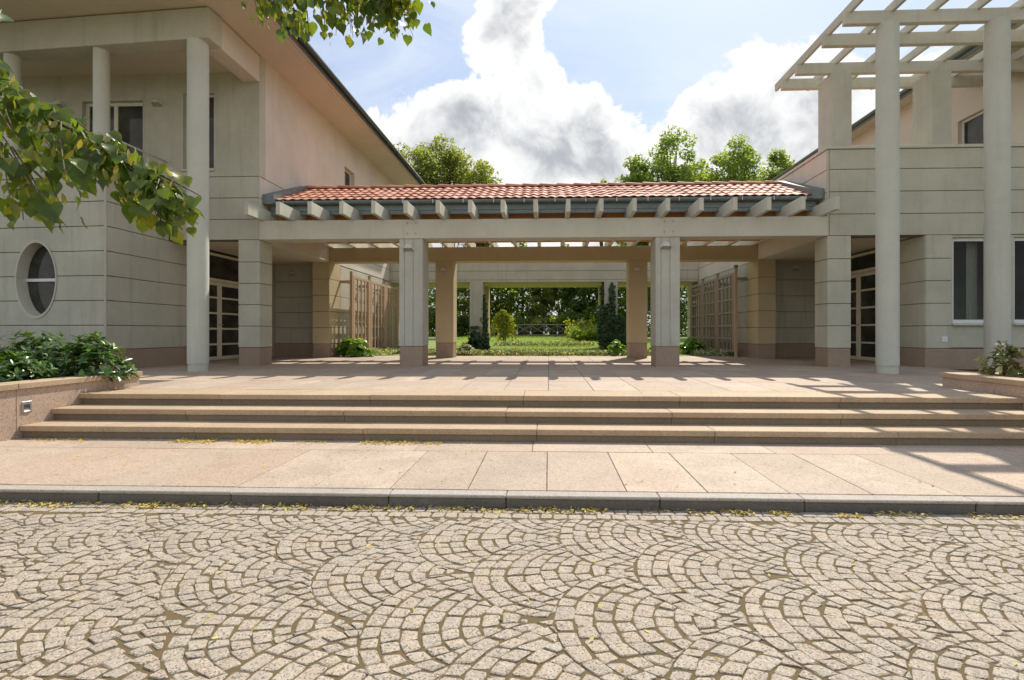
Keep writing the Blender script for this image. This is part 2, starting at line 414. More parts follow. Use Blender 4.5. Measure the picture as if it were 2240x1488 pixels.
# ------------------------------------------------------------------ cobbled street: segmental arches of granite setts
def inframe(x, y, z):
    s_, c_ = math.sin(YAW), math.cos(YAW)
    cz = -s_ * x + c_ * y
    if cz < .3: return None
    px = 1160.4 + 1080 * (c_ * x + s_ * y) / cz; py = 727 - 1080 * (z - 1.3) / cz
    return (px, py, cz) if -10 < px < 2250 and -10 < py < 1498 else None
FR, FH, RW_ = .50, .455, .1                             # fan radius, step between fans, ring width
setts = []
fans = [(-.375 + FH * k, 3.39 - FR * (k % 2) + 2 * FR * j) for k in range(-16, 17) for j in range(-4, 3)]
def hidden(p, c):
    """the fan further right that lies over this point, if any"""
    for f in fans:
        if f[0] > c[0] + .01 and abs(f[0] - p[0]) < FR and abs(f[1] - p[1]) < FR and math.hypot(p[0] - f[0], p[1] - f[1]) < FR: return f
    return None
for c in fans:
    if c[1] < .3 or c[1] > 4.4: continue
    for ri in range(10):
        dR = .0465; R1 = FR - dR * ri; R0 = R1 - dR; x1_ = c[0] + dR * ri; x0_ = x1_ + dR
        m = max(4, round(math.pi * 1.5 * (R0 + R1) / 2 / rnd.uniform(.086, .104)))
        cuts = [math.pi * (.25 + 1.5 * (q + (rnd.uniform(-.2, .2) if 0 < q < m else 0)) / m) for q in range(m + 1)]
        for q in range(m):
            pl_ = []
            for a, r, xx in ((cuts[q], R0, x0_), (cuts[q], R1, x1_), (cuts[q + 1], R1, x1_), (cuts[q + 1], R0, x0_)):
                pl_.append((xx + r * math.cos(a), c[1] + r * math.sin(a)))
            cen = (sum(p[0] for p in pl_) / 4, sum(p[1] for p in pl_) / 4)
            if all(hidden(p, c) for p in pl_): continue
            fixed = []
            for p in pl_:
                f = hidden(p, c)
                if f:
                    dx, dy = p[0] - f[0], p[1] - f[1]; l = math.hypot(dx, dy) or 1
                    p = (f[0] + dx / l * FR, f[1] + dy / l * FR)
                fixed.append(p)
            setts.append([(p[0] + .030 * math.sin(2.3 * p[1] + 1.7 * p[0]) + .012 * math.sin(6.1 * p[1] + p[0]), p[1] + .028 * math.sin(1.9 * p[0] + .8) + .012 * math.sin(5.3 * p[0] - 2 * p[1])) for p in fixed])
ROWY = (3.825, 3.722)
x = -7.0
while x < 7:
    wd = rnd.uniform(.09, .13); setts.append([(x, 3.825), (x + wd, 3.825), (x + wd, 3.93), (x, 3.93)]); x += wd
x = -7.0
while x < 7:
    wd = rnd.uniform(.09, .13); setts.append([(x, 3.722), (x + wd, 3.722), (x + wd, 3.822), (x, 3.822)]); x += wd
def sett_mesh(q, mb):
    cx = sum(p[0] for p in q) / 4; cy = sum(p[1] for p in q) / 4
    if abs(cx) > 6 or cy < .9: return None
    row = q[0][1] in ROWY
    if not row:
        if cy > 3.70: return None
        q = [(p[0], min(p[1], 3.72)) for p in q]
    q = [(p[0] + rnd.uniform(-.008, .008), p[1] + rnd.uniform(-.008, .008)) for p in q]
    area = abs(sum(q[i][0] * q[(i + 1) % 4][1] - q[(i + 1) % 4][0] * q[i][1] for i in range(4))) / 2
    if area < .0009: return None
    out = []
    for i in range(4):
        p = Vector(q[i]); a = Vector(q[i - 1]); b = Vector(q[(i + 1) % 4])
        k = rnd.uniform(.07, .16)
        out.append(p + (a - p) * k + (p * 0)); out.append(p + (b - p) * rnd.uniform(.07, .16))
    ce = Vector((cx, cy))
    def ring(ins, jit): return [ce + (p - ce) * max(.3, 1 - ins / max(.02, (p - ce).length)) + Vector((rnd.uniform(-jit, jit), rnd.uniform(-jit, jit))) for p in out]
    zt = -.1040 + rnd.uniform(-.0025, .0025); tx, ty = rnd.uniform(-.03, .03), rnd.uniform(-.03, .03)
    zz = lambda p, dz: zt + dz + (p.x - cx) * tx + (p.y - cy) * ty
    r0 = ring(.0056, .002); r1 = ring(.0062, .0024); r2 = ring(.0102, .0032)
    vs = [(p.x, p.y, -.15) for p in r0] + [(p.x, p.y, zz(p, -.0035)) for p in r1] + [(p.x, p.y, zz(p, 0)) for p in r2] + [(cx, cy, zt + rnd.uniform(0, .004))]
    fs = []
    for k in (0, 8):
        for i in range(8): fs.append((k + i, k + (i + 1) % 8, k + 8 + (i + 1) % 8, k + 8 + i))
    for i in range(8): fs.append((16 + i, 16 + (i + 1) % 8, 24))
    mb.add(vs, fs)
    return cx, cy
built = []
for q in setts:
    mb = MB(); c = sett_mesh(q, mb)
    if c: built.append((c, mb))
# small filler stones where the fans leave gaps
cellmap = {}
def cells(pts):
    xs_ = [p[0] for p in pts]; ys_ = [p[1] for p in pts]
    return [(i, j) for i in range(int(min(xs_) // .1), int(max(xs_) // .1) + 1) for j in range(int(min(ys_) // .1), int(max(ys_) // .1) + 1)]
def addpoly(pts):
    for k_ in cells(pts): cellmap.setdefault(k_, []).append(pts)
def inside(x, y, pts):
    r_ = False; j = len(pts) - 1
    for i in range(len(pts)):
        xi, yi = pts[i]; xj, yj = pts[j]
        if (yi > y) != (yj > y) and x < (xj - xi) * (y - yi) / (yj - yi) + xi: r_ = not r_
        j = i
    return r_
def covered(x, y): return any(inside(x, y, p) for p in cellmap.get((int(x // .1), int(y // .1)), ()))
for c, mb in built: addpoly([(v_[0], v_[1]) for v_ in mb.v[:8]])
for half in (.045, .034, .026, .020):
    y = 1.5
    while y < 3.70:
        x = -5.2
        while x < 5.2:
            if not covered(x, y):
                a = rnd.uniform(0, 1.57)
                q = [(x + half * rnd.uniform(.9, 1.1) * math.cos(a + k_ * 1.5708 + .785) * 1.41, y + half * rnd.uniform(.9, 1.1) * math.sin(a + k_ * 1.5708 + .785) * 1.41) for k_ in range(4)]
                test = [(x + (p[0] - x) * f_, y + (p[1] - y) * f_) for p in q for f_ in (.5, .85)] + [((q[k_][0] + q[k_ - 1][0]) / 2, (q[k_][1] + q[k_ - 1][1]) / 2) for k_ in range(4)]
                if max(p[1] for p in q) < 3.72 and not any(covered(*p) for p in test):
                    mb = MB(); c = sett_mesh(q, mb)
                    if c: built.append((c, mb)); addpoly(q)
            x += .022
        y += .022
seen = sorted([(inframe(c[0], c[1], -.105)[2], k) for k, (c, mb) in enumerate(built) if inframe(c[0], c[1], -.105)])
near = {k for _, k in seen[:300]}
rest = MB()
for k, (c, mb) in enumerate(built):
    if k in near: mb.build('cobblestone', M['cobble'], street)
    else: rest.add(mb.v, mb.f)
tag(rest.build('cobblestones', M['cobble'], street), kind='stuff')

# ------------------------------------------------------------------ kerb, pavement, steps, terrace
kerb = tag(ob('kerb', None, None, (0, 3.99, -.13)), kind='structure')
x = -8.3; k = 0
while x < 8:
    L = (1.12, 1.30, .95, 1.22)[k % 4]; k += 1
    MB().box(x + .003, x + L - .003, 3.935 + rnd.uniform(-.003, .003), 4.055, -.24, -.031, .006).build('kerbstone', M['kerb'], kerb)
    MB().box(x + .002, x + L - .002, 3.930 + rnd.uniform(-.002, .002), 4.057, -.030, -.004 + rnd.uniform(-.002, .002), .007).build('kerb_top', M['kerbtop'], kerb); x += L  # thin cap added to carry the sunlit tone of the kerb top
pave = tag(MB().box(-14, 14, 4.06, 5.72, -.24, -.022).build('pavement', M['joint']), kind='structure')
for i in range(-13, 13):
    MB().box(-.015 + i * .655 + .003, -.015 + (i + 1) * .655 - .003, 4.064, 5.375, -.05, rnd.uniform(-.0025, .0015), .004).build('paving_slab', M['slab'], pave)
for i in range(-5, 5):
    MB().box(-.18 + i * 1.31 + .003, -.18 + (i + 1) * 1.31 - .003, 5.383, 5.875, -.05, rnd.uniform(-.002, .002), .004).build('border_slab', M['kerb'] if 0 else M['slab'], pave)
SXL, SXR = -6.50, 6.15
steps = thing('front_steps', (0, 6.2, 0), 'three wide granite steps with overhanging treads between the two planters', 'steps')
steps['kind'] = 'structure'
core = MB()
for i, y in enumerate((5.83, 6.22, 6.60)):
    zt = .15 * (i + 1)
    core.box(SXL, SXR, y + .06, 7.3, zt - .15 - .02, zt - .07)
    xs = [SXL]; xx = -6.25 + (1.95, 1.55, 1.75)[i]
    while xx < SXR - .6: xs.append(xx); xx += 2.08
    xs.append(SXR)
    ye = y + .46 if i < 2 else 7.20
    for a, b in zip(xs, xs[1:]):
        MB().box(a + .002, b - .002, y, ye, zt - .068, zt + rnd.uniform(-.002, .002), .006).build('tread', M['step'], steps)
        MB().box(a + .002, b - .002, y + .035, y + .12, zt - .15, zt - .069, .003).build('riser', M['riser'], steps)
core.build('step_core', M['joint'], steps)
terr = tag(MB().box(-9.75, 9.2, 7.20, 17.70, -.2, .428).build('terrace', M['joint']), kind='structure')
ys = [7.205 + 1.312 * i for i in range(9)]; ys[-1] = 17.70
for j in range(8):
    for i in range(-15, 14):
        a, b = i * .66 + .003, (i + 1) * .66 - .003
        if b < -9.75 or a > 9.2: continue
        if ys[j] < 7.6 and (a < SXL - .4 or b > SXR + .7): continue
        MB().box(max(a, -9.75), min(b, 9.2), ys[j] + .003, ys[j + 1] - .003, .41, .45 + rnd.uniform(-.0025, .0015), .004).build('terrace_slab', M['slab'], terr)

# ------------------------------------------------------------------ planters
def planter(x0, x1, y1, label, inner):
    t = thing('planter', ((x0 + x1) / 2, 6, 0), label, 'planter', 'granite planters beside the steps')
    xi = x1 if inner > 0 else x0; so_ = -inner
    yj = [4.4, 5.80, 7.05, y1]
    for a, b in zip(yj, yj[1:]):
        MB().box(xi + so_ * .14, xi, a + .002, b - .002, -.03, .598, .004).build('wall_slab', M['planter'], t)
        MB().box(xi + so_ * .30, xi + inner * .03, a + .002 - (.03 if a == 4.4 else 0), b - .002 + (.03 if b == y1 else 0), .60, .675, .006).build('coping_stone', M['step'], t)
    xo = x0 if inner > 0 else x1
    lo, hi = min(xo, xi + so_ * .302), max(xo, xi + so_ * .302)
    MB().box(lo, hi, y1 - .14, y1, -.03, .598, .004).build('wall_slab', M['planter'], t)
    MB().box(lo, hi, y1 - .30, y1 + .03, .60, .675, .006).build('coping_stone', M['step'], t)
    MB().box(lo, hi, 4.4, 4.54, -.03, .598, .004).build('wall_slab', M['planter'], t)
    MB().box(lo, hi, 4.37, 4.70, .60, .675, .006).build('coping_stone', M['step'], t)
    MB().box(lo - (.15 if inner < 0 else 0), hi + (.15 if inner > 0 else 0), 4.55, y1 - .15, .1, .575).build('soil', M['soil'], t)
    return t
planter(-13, SXL, 7.62, 'granite planter full of rhododendrons, with a small light in its wall', 1)
planter(SXR, 13, 7.95, 'granite planter holding young reddish shrubs in front of round columns', -1)
# step light let into the planter wall
t = thing('step_light', (SXL, 5.72, .30), 'small square steel light set into the rhododendron planter wall by the steps', 'light')
m_ = MB()
for a0, a1, z0, z1 in ((5.86, 5.877, .30, .44), (5.953, 5.97, .30, .44), (5.877, 5.953, .40, .44), (5.877, 5.953, .30, .322)): m_.box(SXL - .01, SXL + .012, a0, a1, z0, z1, .003)
m_.build('frame', M['steel'], t)
MB().box(SXL - .004, SXL + .003, 5.877, 5.953, .322, .40).build('recess', M['darkzinc'], t)
MB().add([(SXL + .0035, 5.878, .345), (SXL + .0035, 5.952, .345), (SXL + .010, 5.878, .323), (SXL + .010, 5.952, .323)], [(0, 2, 3, 1)]).build('reflector', M['lampglass'], t)

# ================================================================== covered walkway
WK = thing('covered_walkway', (-.27, 14.3, Z0), 'pergola walkway with a red tiled roof linking the two buildings', 'walkway')
CX = (-3.46, 2.94)
def square_column(parent, xc, y0, m, lines=True, h=3.65, wd=.6, top=3.65):
    c = MB().box(xc - wd / 2 + .012, xc + wd / 2 - .012, y0 + .012, y0 + wd - .012, Z0 + .4, top).build('column', M['core'], parent)
    zb = .955
    if lines:
        e = [-.30, -.165, .055, .30]
        for a, b in zip(e, e[1:]):
            MB().box(xc + a + .004, xc + b - .004, y0, y0 + .05, zb, top - .002, .004).build('shaft_panel', m, c)
        MB().box(xc - wd / 2, xc + wd / 2, y0 + .052, y0 + wd, zb, top - .002, .004).build('shaft', m, c)
    else:
        MB().box(xc - wd / 2, xc + wd / 2, y0, y0 + wd, zb, top - .002, .006).build('shaft', m, c)
    MB().box(xc - wd / 2 + .01, xc + wd / 2 - .01, y0 + .01, y0 + wd - .01, Z0 - .02, .94, .006).build('plinth', M['plinth'], c)
    return c
for xc in CX:
    square_column(WK, xc, YF, M['pillar'])
    square_column(WK, xc, 16.3, M['cream'], False)  # rear columns take the tint that holds the bounced light
fb = MB().box(XL + .004, XR - .004, 12.275, 12.74, 3.652, 4.13, .008).build('beam', M['smooth'], WK)
for xc in CX:
    for dx in (-.09, .13):
        for z in (3.78, 4.04): MB().cyl((xc + dx, 12.278, z), (xc + dx, 12.262, z), .024, .022, 10).build('bolt', M['bolt'], fb)
MB().box(XL + .004, XR - .004, 16.3, 16.75, 3.652, 4.13, .008).build('beam', M['cream'], WK)
rafm = MB().box(-.05, .05, 11.62, 17.45, 4.132, 4.43, .006).mesh('rafter', M['smooth'])
for i in range(19): ob('rafter', rafm, WK, (-7.27 + .7735 * i, 0, 0))
# roof
EY, EZ, RY, RZ = 12.56, 4.69, 14.34, 5.49
XT0, XT1 = -7.16, 6.64
deck = MB()
for sgn in (1, -1):
    e = EY + .06 if sgn > 0 else 2 * RY - EY - .06
    vs = []
    for x in (XT0, XT1): vs += [(x, e, EZ - .04), (x, RY, RZ - .04), (x, RY, RZ - .10), (x, e, EZ - .10)]
    deck.add(vs, [(0, 4, 5, 1), (3, 2, 6, 7), (0, 3, 7, 4), (0, 1, 2, 3), (4, 7, 6, 5)])
roof = deck.build('roof', M['timber'], WK)
for y in (12.98, 15.70):
    MB().box(XT0, XT1, y - .06, y + .06, 4.432, 4.66, .004).build('purlin', M['timber'], WK)
    MB().box(XT0, XT1, y - .03, y + .02, 4.16, 4.43, .004).build('boarding', M['timber'], WK)
ROWS, COLS = 5, 60
tw = (XT1 - XT0) / COLS; sl_len = math.hypot(RY - EY, RZ - EZ); ex = sl_len / ROWS; ang = math.atan2(RZ - EZ, RY - EY)
def tile_geo():
    mb = MB(); n = 8; th = .016; Lt = ex + .07
    for iy, y in enumerate((0, Lt)):
        for i in range(n + 1):
            tt = i / n; h = .026 * (.5 - .5 * math.cos(2 * math.pi * (tt * 1.0 + .08))) + (.034 if iy == 0 else .004)
            mb.v.append((tt * (tw + .012), y, h))
    for i in range(n + 1): x_, y_, z_ = mb.v[i]; mb.v.append((x_, y_, z_ - th))
    k = n + 1
    for i in range(n): mb.f += [(i, i + 1, k + i + 1, k + i), (2 * k + i, 2 * k + i + 1, i + 1, i)]
    b = len(mb.v)
    mb.v += [mb.v[0], mb.v[k], mb.v[2 * k], (0, Lt, -.012), mb.v[n], mb.v[k + n], mb.v[2 * k + n], (tw + .012, Lt, -.012)]
    mb.f += [(b, b + 1, b + 3, b + 2), (b + 4, b + 6, b + 7, b + 5)]
    return mb
tg = tile_geo(); tmesh = tg.mesh('roof_tile', M['tile'], False)
back = MB()
for r in range(ROWS):
    for c in range(COLS):
        y = EY - .04 + ex * r * math.cos(ang); z = EZ + ex * r * math.sin(ang)
        o = ob('roof_tile', tmesh, roof, (XT0 + c * tw, y, z), (ang + rnd.uniform(-.02, .02), rnd.uniform(-.025, .025), rnd.uniform(-.016, .016)))
        ca, sa = math.cos(ang), math.sin(ang)
        back.add([(XT0 + c * tw + vx, 2 * RY - (y + vy * ca - vz * sa), z + vy * sa + vz * ca) for vx, vy, vz in tg.v], [f[::-1] for f in tg.f])
tag(back.build('rear_slope_tiles', M['tile'], roof), kind='stuff')
rm = MB()
L = .52; n = 9
for y, r, dz in ((0, .125, .012), (L * .12, .125, .012), (L, .10, 0)):
    for i in range(n + 1):
        a = math.pi * i / n; rm.v.append((y, -r * math.cos(a), dz + r * .85 * math.sin(a)))
for j in range(2):
    for i in range(n): k = j * (n + 1) + i; rm.f.append((k, k + n + 1, k + n + 2, k + 1))
rm.f.append(tuple(range(n + 1)))
rmesh = rm.mesh('ridge_tile', M['tile'], False)
nr = 28
for i in range(nr): ob('ridge_tile', rmesh, roof, (XT0 + (XT1 - XT0) * i / nr, RY, RZ + .02 + rnd.uniform(-.004, .004)), (0, 0, rnd.uniform(-.01, .01)))
def halfpipe(parent, p0, p1, r, m, name='gutter', n=10):
    mb = MB(); a = (Vector(p1) - Vector(p0)).normalized(); side = a.cross(Vector((0, 0, 1))).normalized()
    for rr in (r, r - .008):
        for p in (p0, p1):
            for i in range(n + 1):
                t_ = math.pi * i / n; mb.v.append(tuple(Vector(p) + side * (rr * math.cos(t_)) + Vector((0, 0, -rr * math.sin(t_)))))
    k = n + 1
    for i in range(n): mb.f += [(i, i + 1, k + i + 1, k + i), (2 * k + i, 3 * k + i, 3 * k + i + 1, 2 * k + i + 1)]
    mb.f += [(0, k, 3 * k, 2 * k), (n, 2 * k + n, 3 * k + n, k + n), tuple(range(k)), tuple(range(2 * k - 1, k - 1, -1))]
    return mb.build(name, m, parent, True)
g = halfpipe(WK, (XT0 - .08, 12.50, 4.665), (XT1 + .06, 12.50, 4.665), .085, M['zinc'])
for i in range(18): MB().box(XT0 + .35 + i * .773, XT0 + .375 + i * .773, 12.405, 12.412, 4.58, 4.675).build('bracket', M['steel'], g)
MB().box(XT0 - .08, XT1 + .06, 12.60, 12.63, 4.34, 4.60, .004).build('fascia', M['zinc'], WK)
MB().box(XT0 - .08, XT1 + .06, 12.575, 12.598, 4.44, 4.47, .003).build('drip_edge', M['zinc'], WK)
for xw, inn in ((XL, 1), (XR, -1)):                         # zinc upstands where the roof meets the buildings
    mb = MB(); vs = []
    x0, x1 = xw + inn * .004, xw + inn * .30
    x0, x1 = min(x0, x1), max(x0, x1)
    for x in (x0, x1):
        vs += [(x, 12.42, 4.60), (x, RY, 5.50), (x, RY, 5.62), (x, 12.42, 4.84)]
    mb.add(vs, [(0, 1, 2, 3), (7, 6, 5, 4), (0, 3, 7, 4), (3, 2, 6, 7), (0, 4, 5, 1), (1, 5, 6, 2)])
    mb.build('flashing', M['zinc'], WK)
    mb = MB(); mb.add([(x, 2 * RY - y, z) for x, y, z in vs], [f[::-1] for f in [(0, 1, 2, 3), (7, 6, 5, 4), (0, 3, 7, 4), (3, 2, 6, 7), (0, 4, 5, 1), (1, 5, 6, 2)]])
    mb.build('flashing', M['zinc'], WK)

# wall lamps: half dome hood with a diffuser underneath
def wall_lamp(x, y, z, r, label, face=-1, mat='lamp'):
    t = thing('wall_lamp', (x, y, z), label, 'lamp', 'half dome wall lamps')
    mb = MB(); n, k = 14, 7
    for j in range(k + 1):                                  # barrel hood cut off by a slanting plane, open below
        dp = r * .85 * j / k
        for i in range(n + 1):
            a = math.pi * i / n; q = math.sqrt(max(0, 1 - (j / k) ** 2 * .55)); lo = dp * .62
            mb.v.append((x - r * q * math.cos(a), y + face * dp, z + max(lo, 0) if i in (0, n) else z + lo + max(0, r * 1.45 * (q * .6 + .4) - lo) * math.sin(a)))
    for j in range(k):
        for i in range(n): q = j * (n + 1) + i; mb.f.append((q, q + 1, q + n + 2, q + n + 1))
    mb.f.append(tuple(k * (n + 1) + i for i in range(n + 1)))
    mb.build('hood', M[mat], t, True)
    mb = MB()
    mb.v = [(x - r * .93, y + face * .004, z + .003), (x + r * .93, y + face * .004, z + .003), (x + r * .66, y + face * r * .82, z + r * .50), (x - r * .66, y + face * r * .82, z + r * .50)]
    mb.f = [(0, 1, 2, 3)]
    mb.build('diffuser', M['lampglass'], t)
    mb = MB()
    for i in range(n + 1):
        a = math.pi * i / n
        for rr, yy in ((1.09, 0), (1.09, .022), (.95, .022)): mb.v.append((x - r * rr * math.cos(a), y + face * yy, z + r * rr * 1.40 * math.sin(a)))
    for i in range(n):
        for q in (0, 1): mb.f.append((i * 3 + q, i * 3 + 3 + q, i * 3 + 4 + q, i * 3 + 1 + q))
    mb.build('rim', M[mat], t)
    return t
wall_lamp(CX[0] - .055, YF, 3.33, .135, 'half dome lamp high on the left square column of the walkway front')
wall_lamp(CX[1] - .055, YF, 3.34, .135, 'half dome lamp high on the right square column of the walkway front')
wall_lamp(CX[0] - .03, 16.3, 3.26, .12, 'half dome lamp on the left square column behind, under the walkway roof')
wall_lamp(CX[1] - .03, 16.3, 3.25, .12, 'half dome lamp on the right square column behind, under the walkway roof')
wall_lamp(-9.08, 17.2, 3.30, .13, 'half dome lamp on the dark wall of the left side porch')
wall_lamp(8.43, 17.2, 3.40, .13, 'half dome lamp on the dark wall of the right side porch')
wall_lamp(-10.0, YF, 7.08, .13, 'half dome lamp on the upstairs loggia wall beside the dark window')
wall_lamp(-12.6, YF, 7.08, .13, 'half dome lamp on the loggia wall half hidden by linden leaves')

# ================================================================== left building
LB = thing('left_building', (-11, 16, Z0), 'two storey rendered building with loggia, round columns and an oval window', 'building')
ra = .072                                                    # the wing front stands slightly askew to the walkway
uw = Vector((-math.cos(ra), math.sin(ra))); nw = Vector((-math.sin(ra), -math.cos(ra)))
WC = (-9.70, 10.47)
TOPW = 5.20
# lower wing body with the oval window opening
wing = MB().prism([(-9.722, 10.72), (-16, 10.72 + 6.3 * .072), (-16, 24.5), (-9.95, 24.5), (-9.95, 12.96), (-9.722, 12.96)], -.2, 4.2).build('wall', M['core'], LB)
OA, OZ, oa, oz = 1.72, 2.48, .50, .83
tfw = face_tf(WC, uw, nw)
levels_w = [.91 + .545 * i for i in range(9)][:8] + [TOPW]
for i in range(len(levels_w) - 1):
    z0, z1 = levels_w[i] + GAP, levels_w[i + 1] - GAP
    mb = MB(tfw)
    if z1 < OZ - oz or z0 > OZ + oz: mb.box(.03, 6.3, -.25, 0, z0, z1, .006)
    else:
        mb.box(.03, OA - oa, -.25, 0, z0, z1); mb.box(OA + oa, 6.3, -.25, 0, z0, z1)
        N = 40
        for k in range(N):
            a0 = OA - oa + 2 * oa * k / N; a1 = OA - oa + 2 * oa * (k + 1) / N
            h0 = oz * math.sqrt(max(0, 1 - ((a0 - OA) / oa) ** 2)); h1 = oz * math.sqrt(max(0, 1 - ((a1 - OA) / oa) ** 2))
            for sg in (1, -1):
                e0, e1 = OZ + sg * h0, OZ + sg * h1
                if sg > 0:
                    b0, b1, t0, t1 = max(z0, min(z1, e0)), max(z0, min(z1, e1)), z1, z1
                else: b0, b1, t0, t1 = z0, z0, max(z0, min(z1, e0)), max(z0, min(z1, e1))
                if t0 - b0 < 1e-4 and t1 - b1 < 1e-4: continue
                vs = [(a0, 0, b0), (a1, 0, b1), (a1, 0, t1), (a0, 0, t0), (a0, -.25, b0), (a1, -.25, b1), (a1, -.25, t1), (a0, -.25, t0)]
                mb.add(vs, [(0, 1, 2, 3), (7, 6, 5, 4), (0, 4, 5, 1), (3, 2, 6, 7)])
    mb.build('panel', M['wall'], wing)
# oval reveal, glass and bar
mb = MB(tfw); N = 48
for b_, s_ in ((.012, 1.0), (-.24, 1.0), (-.24, .90), (.012, 1.0)):
    pass
for k in range(N):
    a = 2 * math.pi * k / N
    for b_, q in ((.012, 1.06), (.012, .985), (-.22, .96), (-.22, .88)): mb.v.append(tfw(OA + oa * q * math.cos(a), b_, OZ + oz * q * math.sin(a)))
for k in range(N):
    k2 = (k + 1) % N
    for q in range(3): mb.f.append((k * 4 + q, k2 * 4 + q, k2 * 4 + q + 1, k * 4 + q + 1))
ow = MB(tfw)
ow.v = [tfw(OA + oa * .97 * math.cos(2 * math.pi * k / N), -.215, OZ + oz * .97 * math.sin(2 * math.pi * k / N)) for k in range(N)]; ow.f = [tuple(range(N))]
oval = ow.build('oval_window', M['glass'], LB)
mb.build('reveal', M['smooth'], oval)
MB(tfw).box(OA - oa * .96, OA + oa * .96, -.21, -.17, OZ - .035, OZ + .035, .005).build('glazing_bar', M['whiteframe'], oval)
# wing side face towards the porch
panels(wing, (-9.722, 10.50), (0, 1), (1, 0), lambda i: [(0, 1.78 + .0)] if i >= 5 else [(0, 2.45)], levels_w, M['wall'])
MB().box(-9.735, -9.685, 10.455, 10.495, .45, TOPW - .01, .012).build('corner_bead', M['wall'], wing)
MB(tfw).box(.01, 6.3, -.26, .012, .40, .902, .006).build('plinth', M['plinth'], LB)
MB().box(-9.75, -9.69, 10.50, 12.95, .40, .902, .006).build('plinth', M['plinth'], LB)
MB(tfw).box(-.03, 6.3, -.32, .03, TOPW, TOPW + .07, .01).build('coping', M['smooth'], LB)
MB().box(-10.0, -9.67, 10.52, 12.28, TOPW, TOPW + .068, .01).build('coping', M['smooth'], LB)
MB().box(-9.98, -9.73, 10.73, 12.28, 4.2, TOPW - .001).build('parapet', M['wall'], LB)
rail = MB().tube([(-9.78, 10.35, 5.66), (-9.78, 12.28, 5.66)], [.025, .025], 8).tube([(-9.78, 10.6, 5.2), (-9.78, 10.6, 5.66)], [.018, .018], 8).tube([(-9.78, 11.7, 5.2), (-9.78, 11.7, 5.66)], [.018, .018], 8)
rail.build('handrail', M['lamp'], LB, True)
# entrance door in the porch side wall (X = -9.70 plane)
def door(parent, xw, sgn, y0, y1, z0, zl, zt, leaves):
    """glazed door of cream frames with five panes a leaf and a transom light"""
    p0, u, n = (xw, y0), (0, 1), (sgn, 0)
    L = y1 - y0; tf = face_tf(p0, u, n)
    dr = MB(tf); fw = .07
    dr.box(0, fw, -.12, .0, z0, zt, .006).box(L - fw, L, -.12, 0, z0, zt, .006).box(fw, L - fw, -.12, 0, zt - fw, zt, .006).box(fw, L - fw, -.118, .002, zl, zl + .09, .006)
    dr = dr.build('door', M['frame'], parent)
    MB(tf).box(fw, L - fw, -.07, -.06, zl + .09, zt - fw).build('pane', M['glass'], dr)
    w_ = (L - 2 * fw) / leaves
    for k in range(leaves):
        a0 = fw + k * w_ + .004; a1 = a0 + w_ - .008
        lf = MB(tf); st = .085
        lf.box(a0, a0 + st, -.10, -.03, z0 + .02, zl - .006, .005).box(a1 - st, a1, -.10, -.03, z0 + .02, zl - .006, .005)
        zz = [z0 + .02 + (zl - z0 - .03) * q / 5 for q in range(6)]
        for q, z in enumerate(zz):
            h = .10 if q in (0, 5) else .055
            lo = z if q == 0 else (z - h if q == 5 else z - h / 2)
            lf.box(a0 + st, a1 - st, -.098, -.032, lo, lo + h, .004)
        lf = lf.build('leaf_frame', M['frame'], dr)
        for q in range(5): MB(tf).box(a0 + st - .005, a1 - st + .005, -.07, -.06, zz[q] + .02, zz[q + 1] - .02).build('pane', M['glass'], dr)
        MB(tf).cyl((a1 - .05 if k == 0 else a0 + .05, -.03, z0 + 1.05), (a1 - .05 if k == 0 else a0 + .05, .03, z0 + 1.05), .012, .012, 8).build('handle', M['steel'], dr)
    MB(tf).box(-.02, L + .02, -.13, .03, z0 - .03, z0 + .012, .004).build('threshold', M['plinth'], dr)
    return dr
door(LB, -9.70, 1, 12.97, 15.6, .47, 2.78, 3.60, 2)
MB().box(-9.95, -9.70, 15.6, 17.3, .40, 3.69).build('wall', M['wall'], LB)
# porch pier and rear pier
def pier(parent, x0, x1, y0, y1, m):
    c = MB().box(x0 + .02, x1 - .02, y0 + .02, y1 - .02, .4, 3.652).build('pier', M['core'], parent)
    lv = LV[:5] + [3.652 + GAP]
    for i in range(5):
        MB().box(x0, x1, y0, y1, lv[i] + GAP, lv[i + 1] - GAP, .007).build('panel', m, c)
    MB().box(x0 + .008, x1 - .008, y0 + .008, y1 - .008, .42, .902, .006).build('plinth', M['plinth'], c)
    return c
pier(LB, XL - .55, XL, YF, 12.88, M['wall'])
pier(LB, XL - .57, XL, 16.30, 17.18, M['cream'])
MB().box(XL - .55, XL - .003, 12.86, 16.32, 3.654, 4.2, .006).build('edge_beam', M['smooth'], LB)
# porch back wall and soffit
pb = MB().box(-9.72, XL - .02, 17.22, 17.6, .4, 3.9).build('wall', M['core'], LB)
panels(pb, (-9.70, 17.22), (1, 0), (0, -1), [(0, 2.33)], LV[:5] + [3.69], M['wall'])
MB().box(-9.70, XL - .03, 17.17, 17.23, .42, .902, .005).build('plinth', M['plinth'], LB)
MB().box(-9.74, XL - .553, 12.50, 17.21, 3.68, 4.16).build('soffit', M['soffit'], LB)
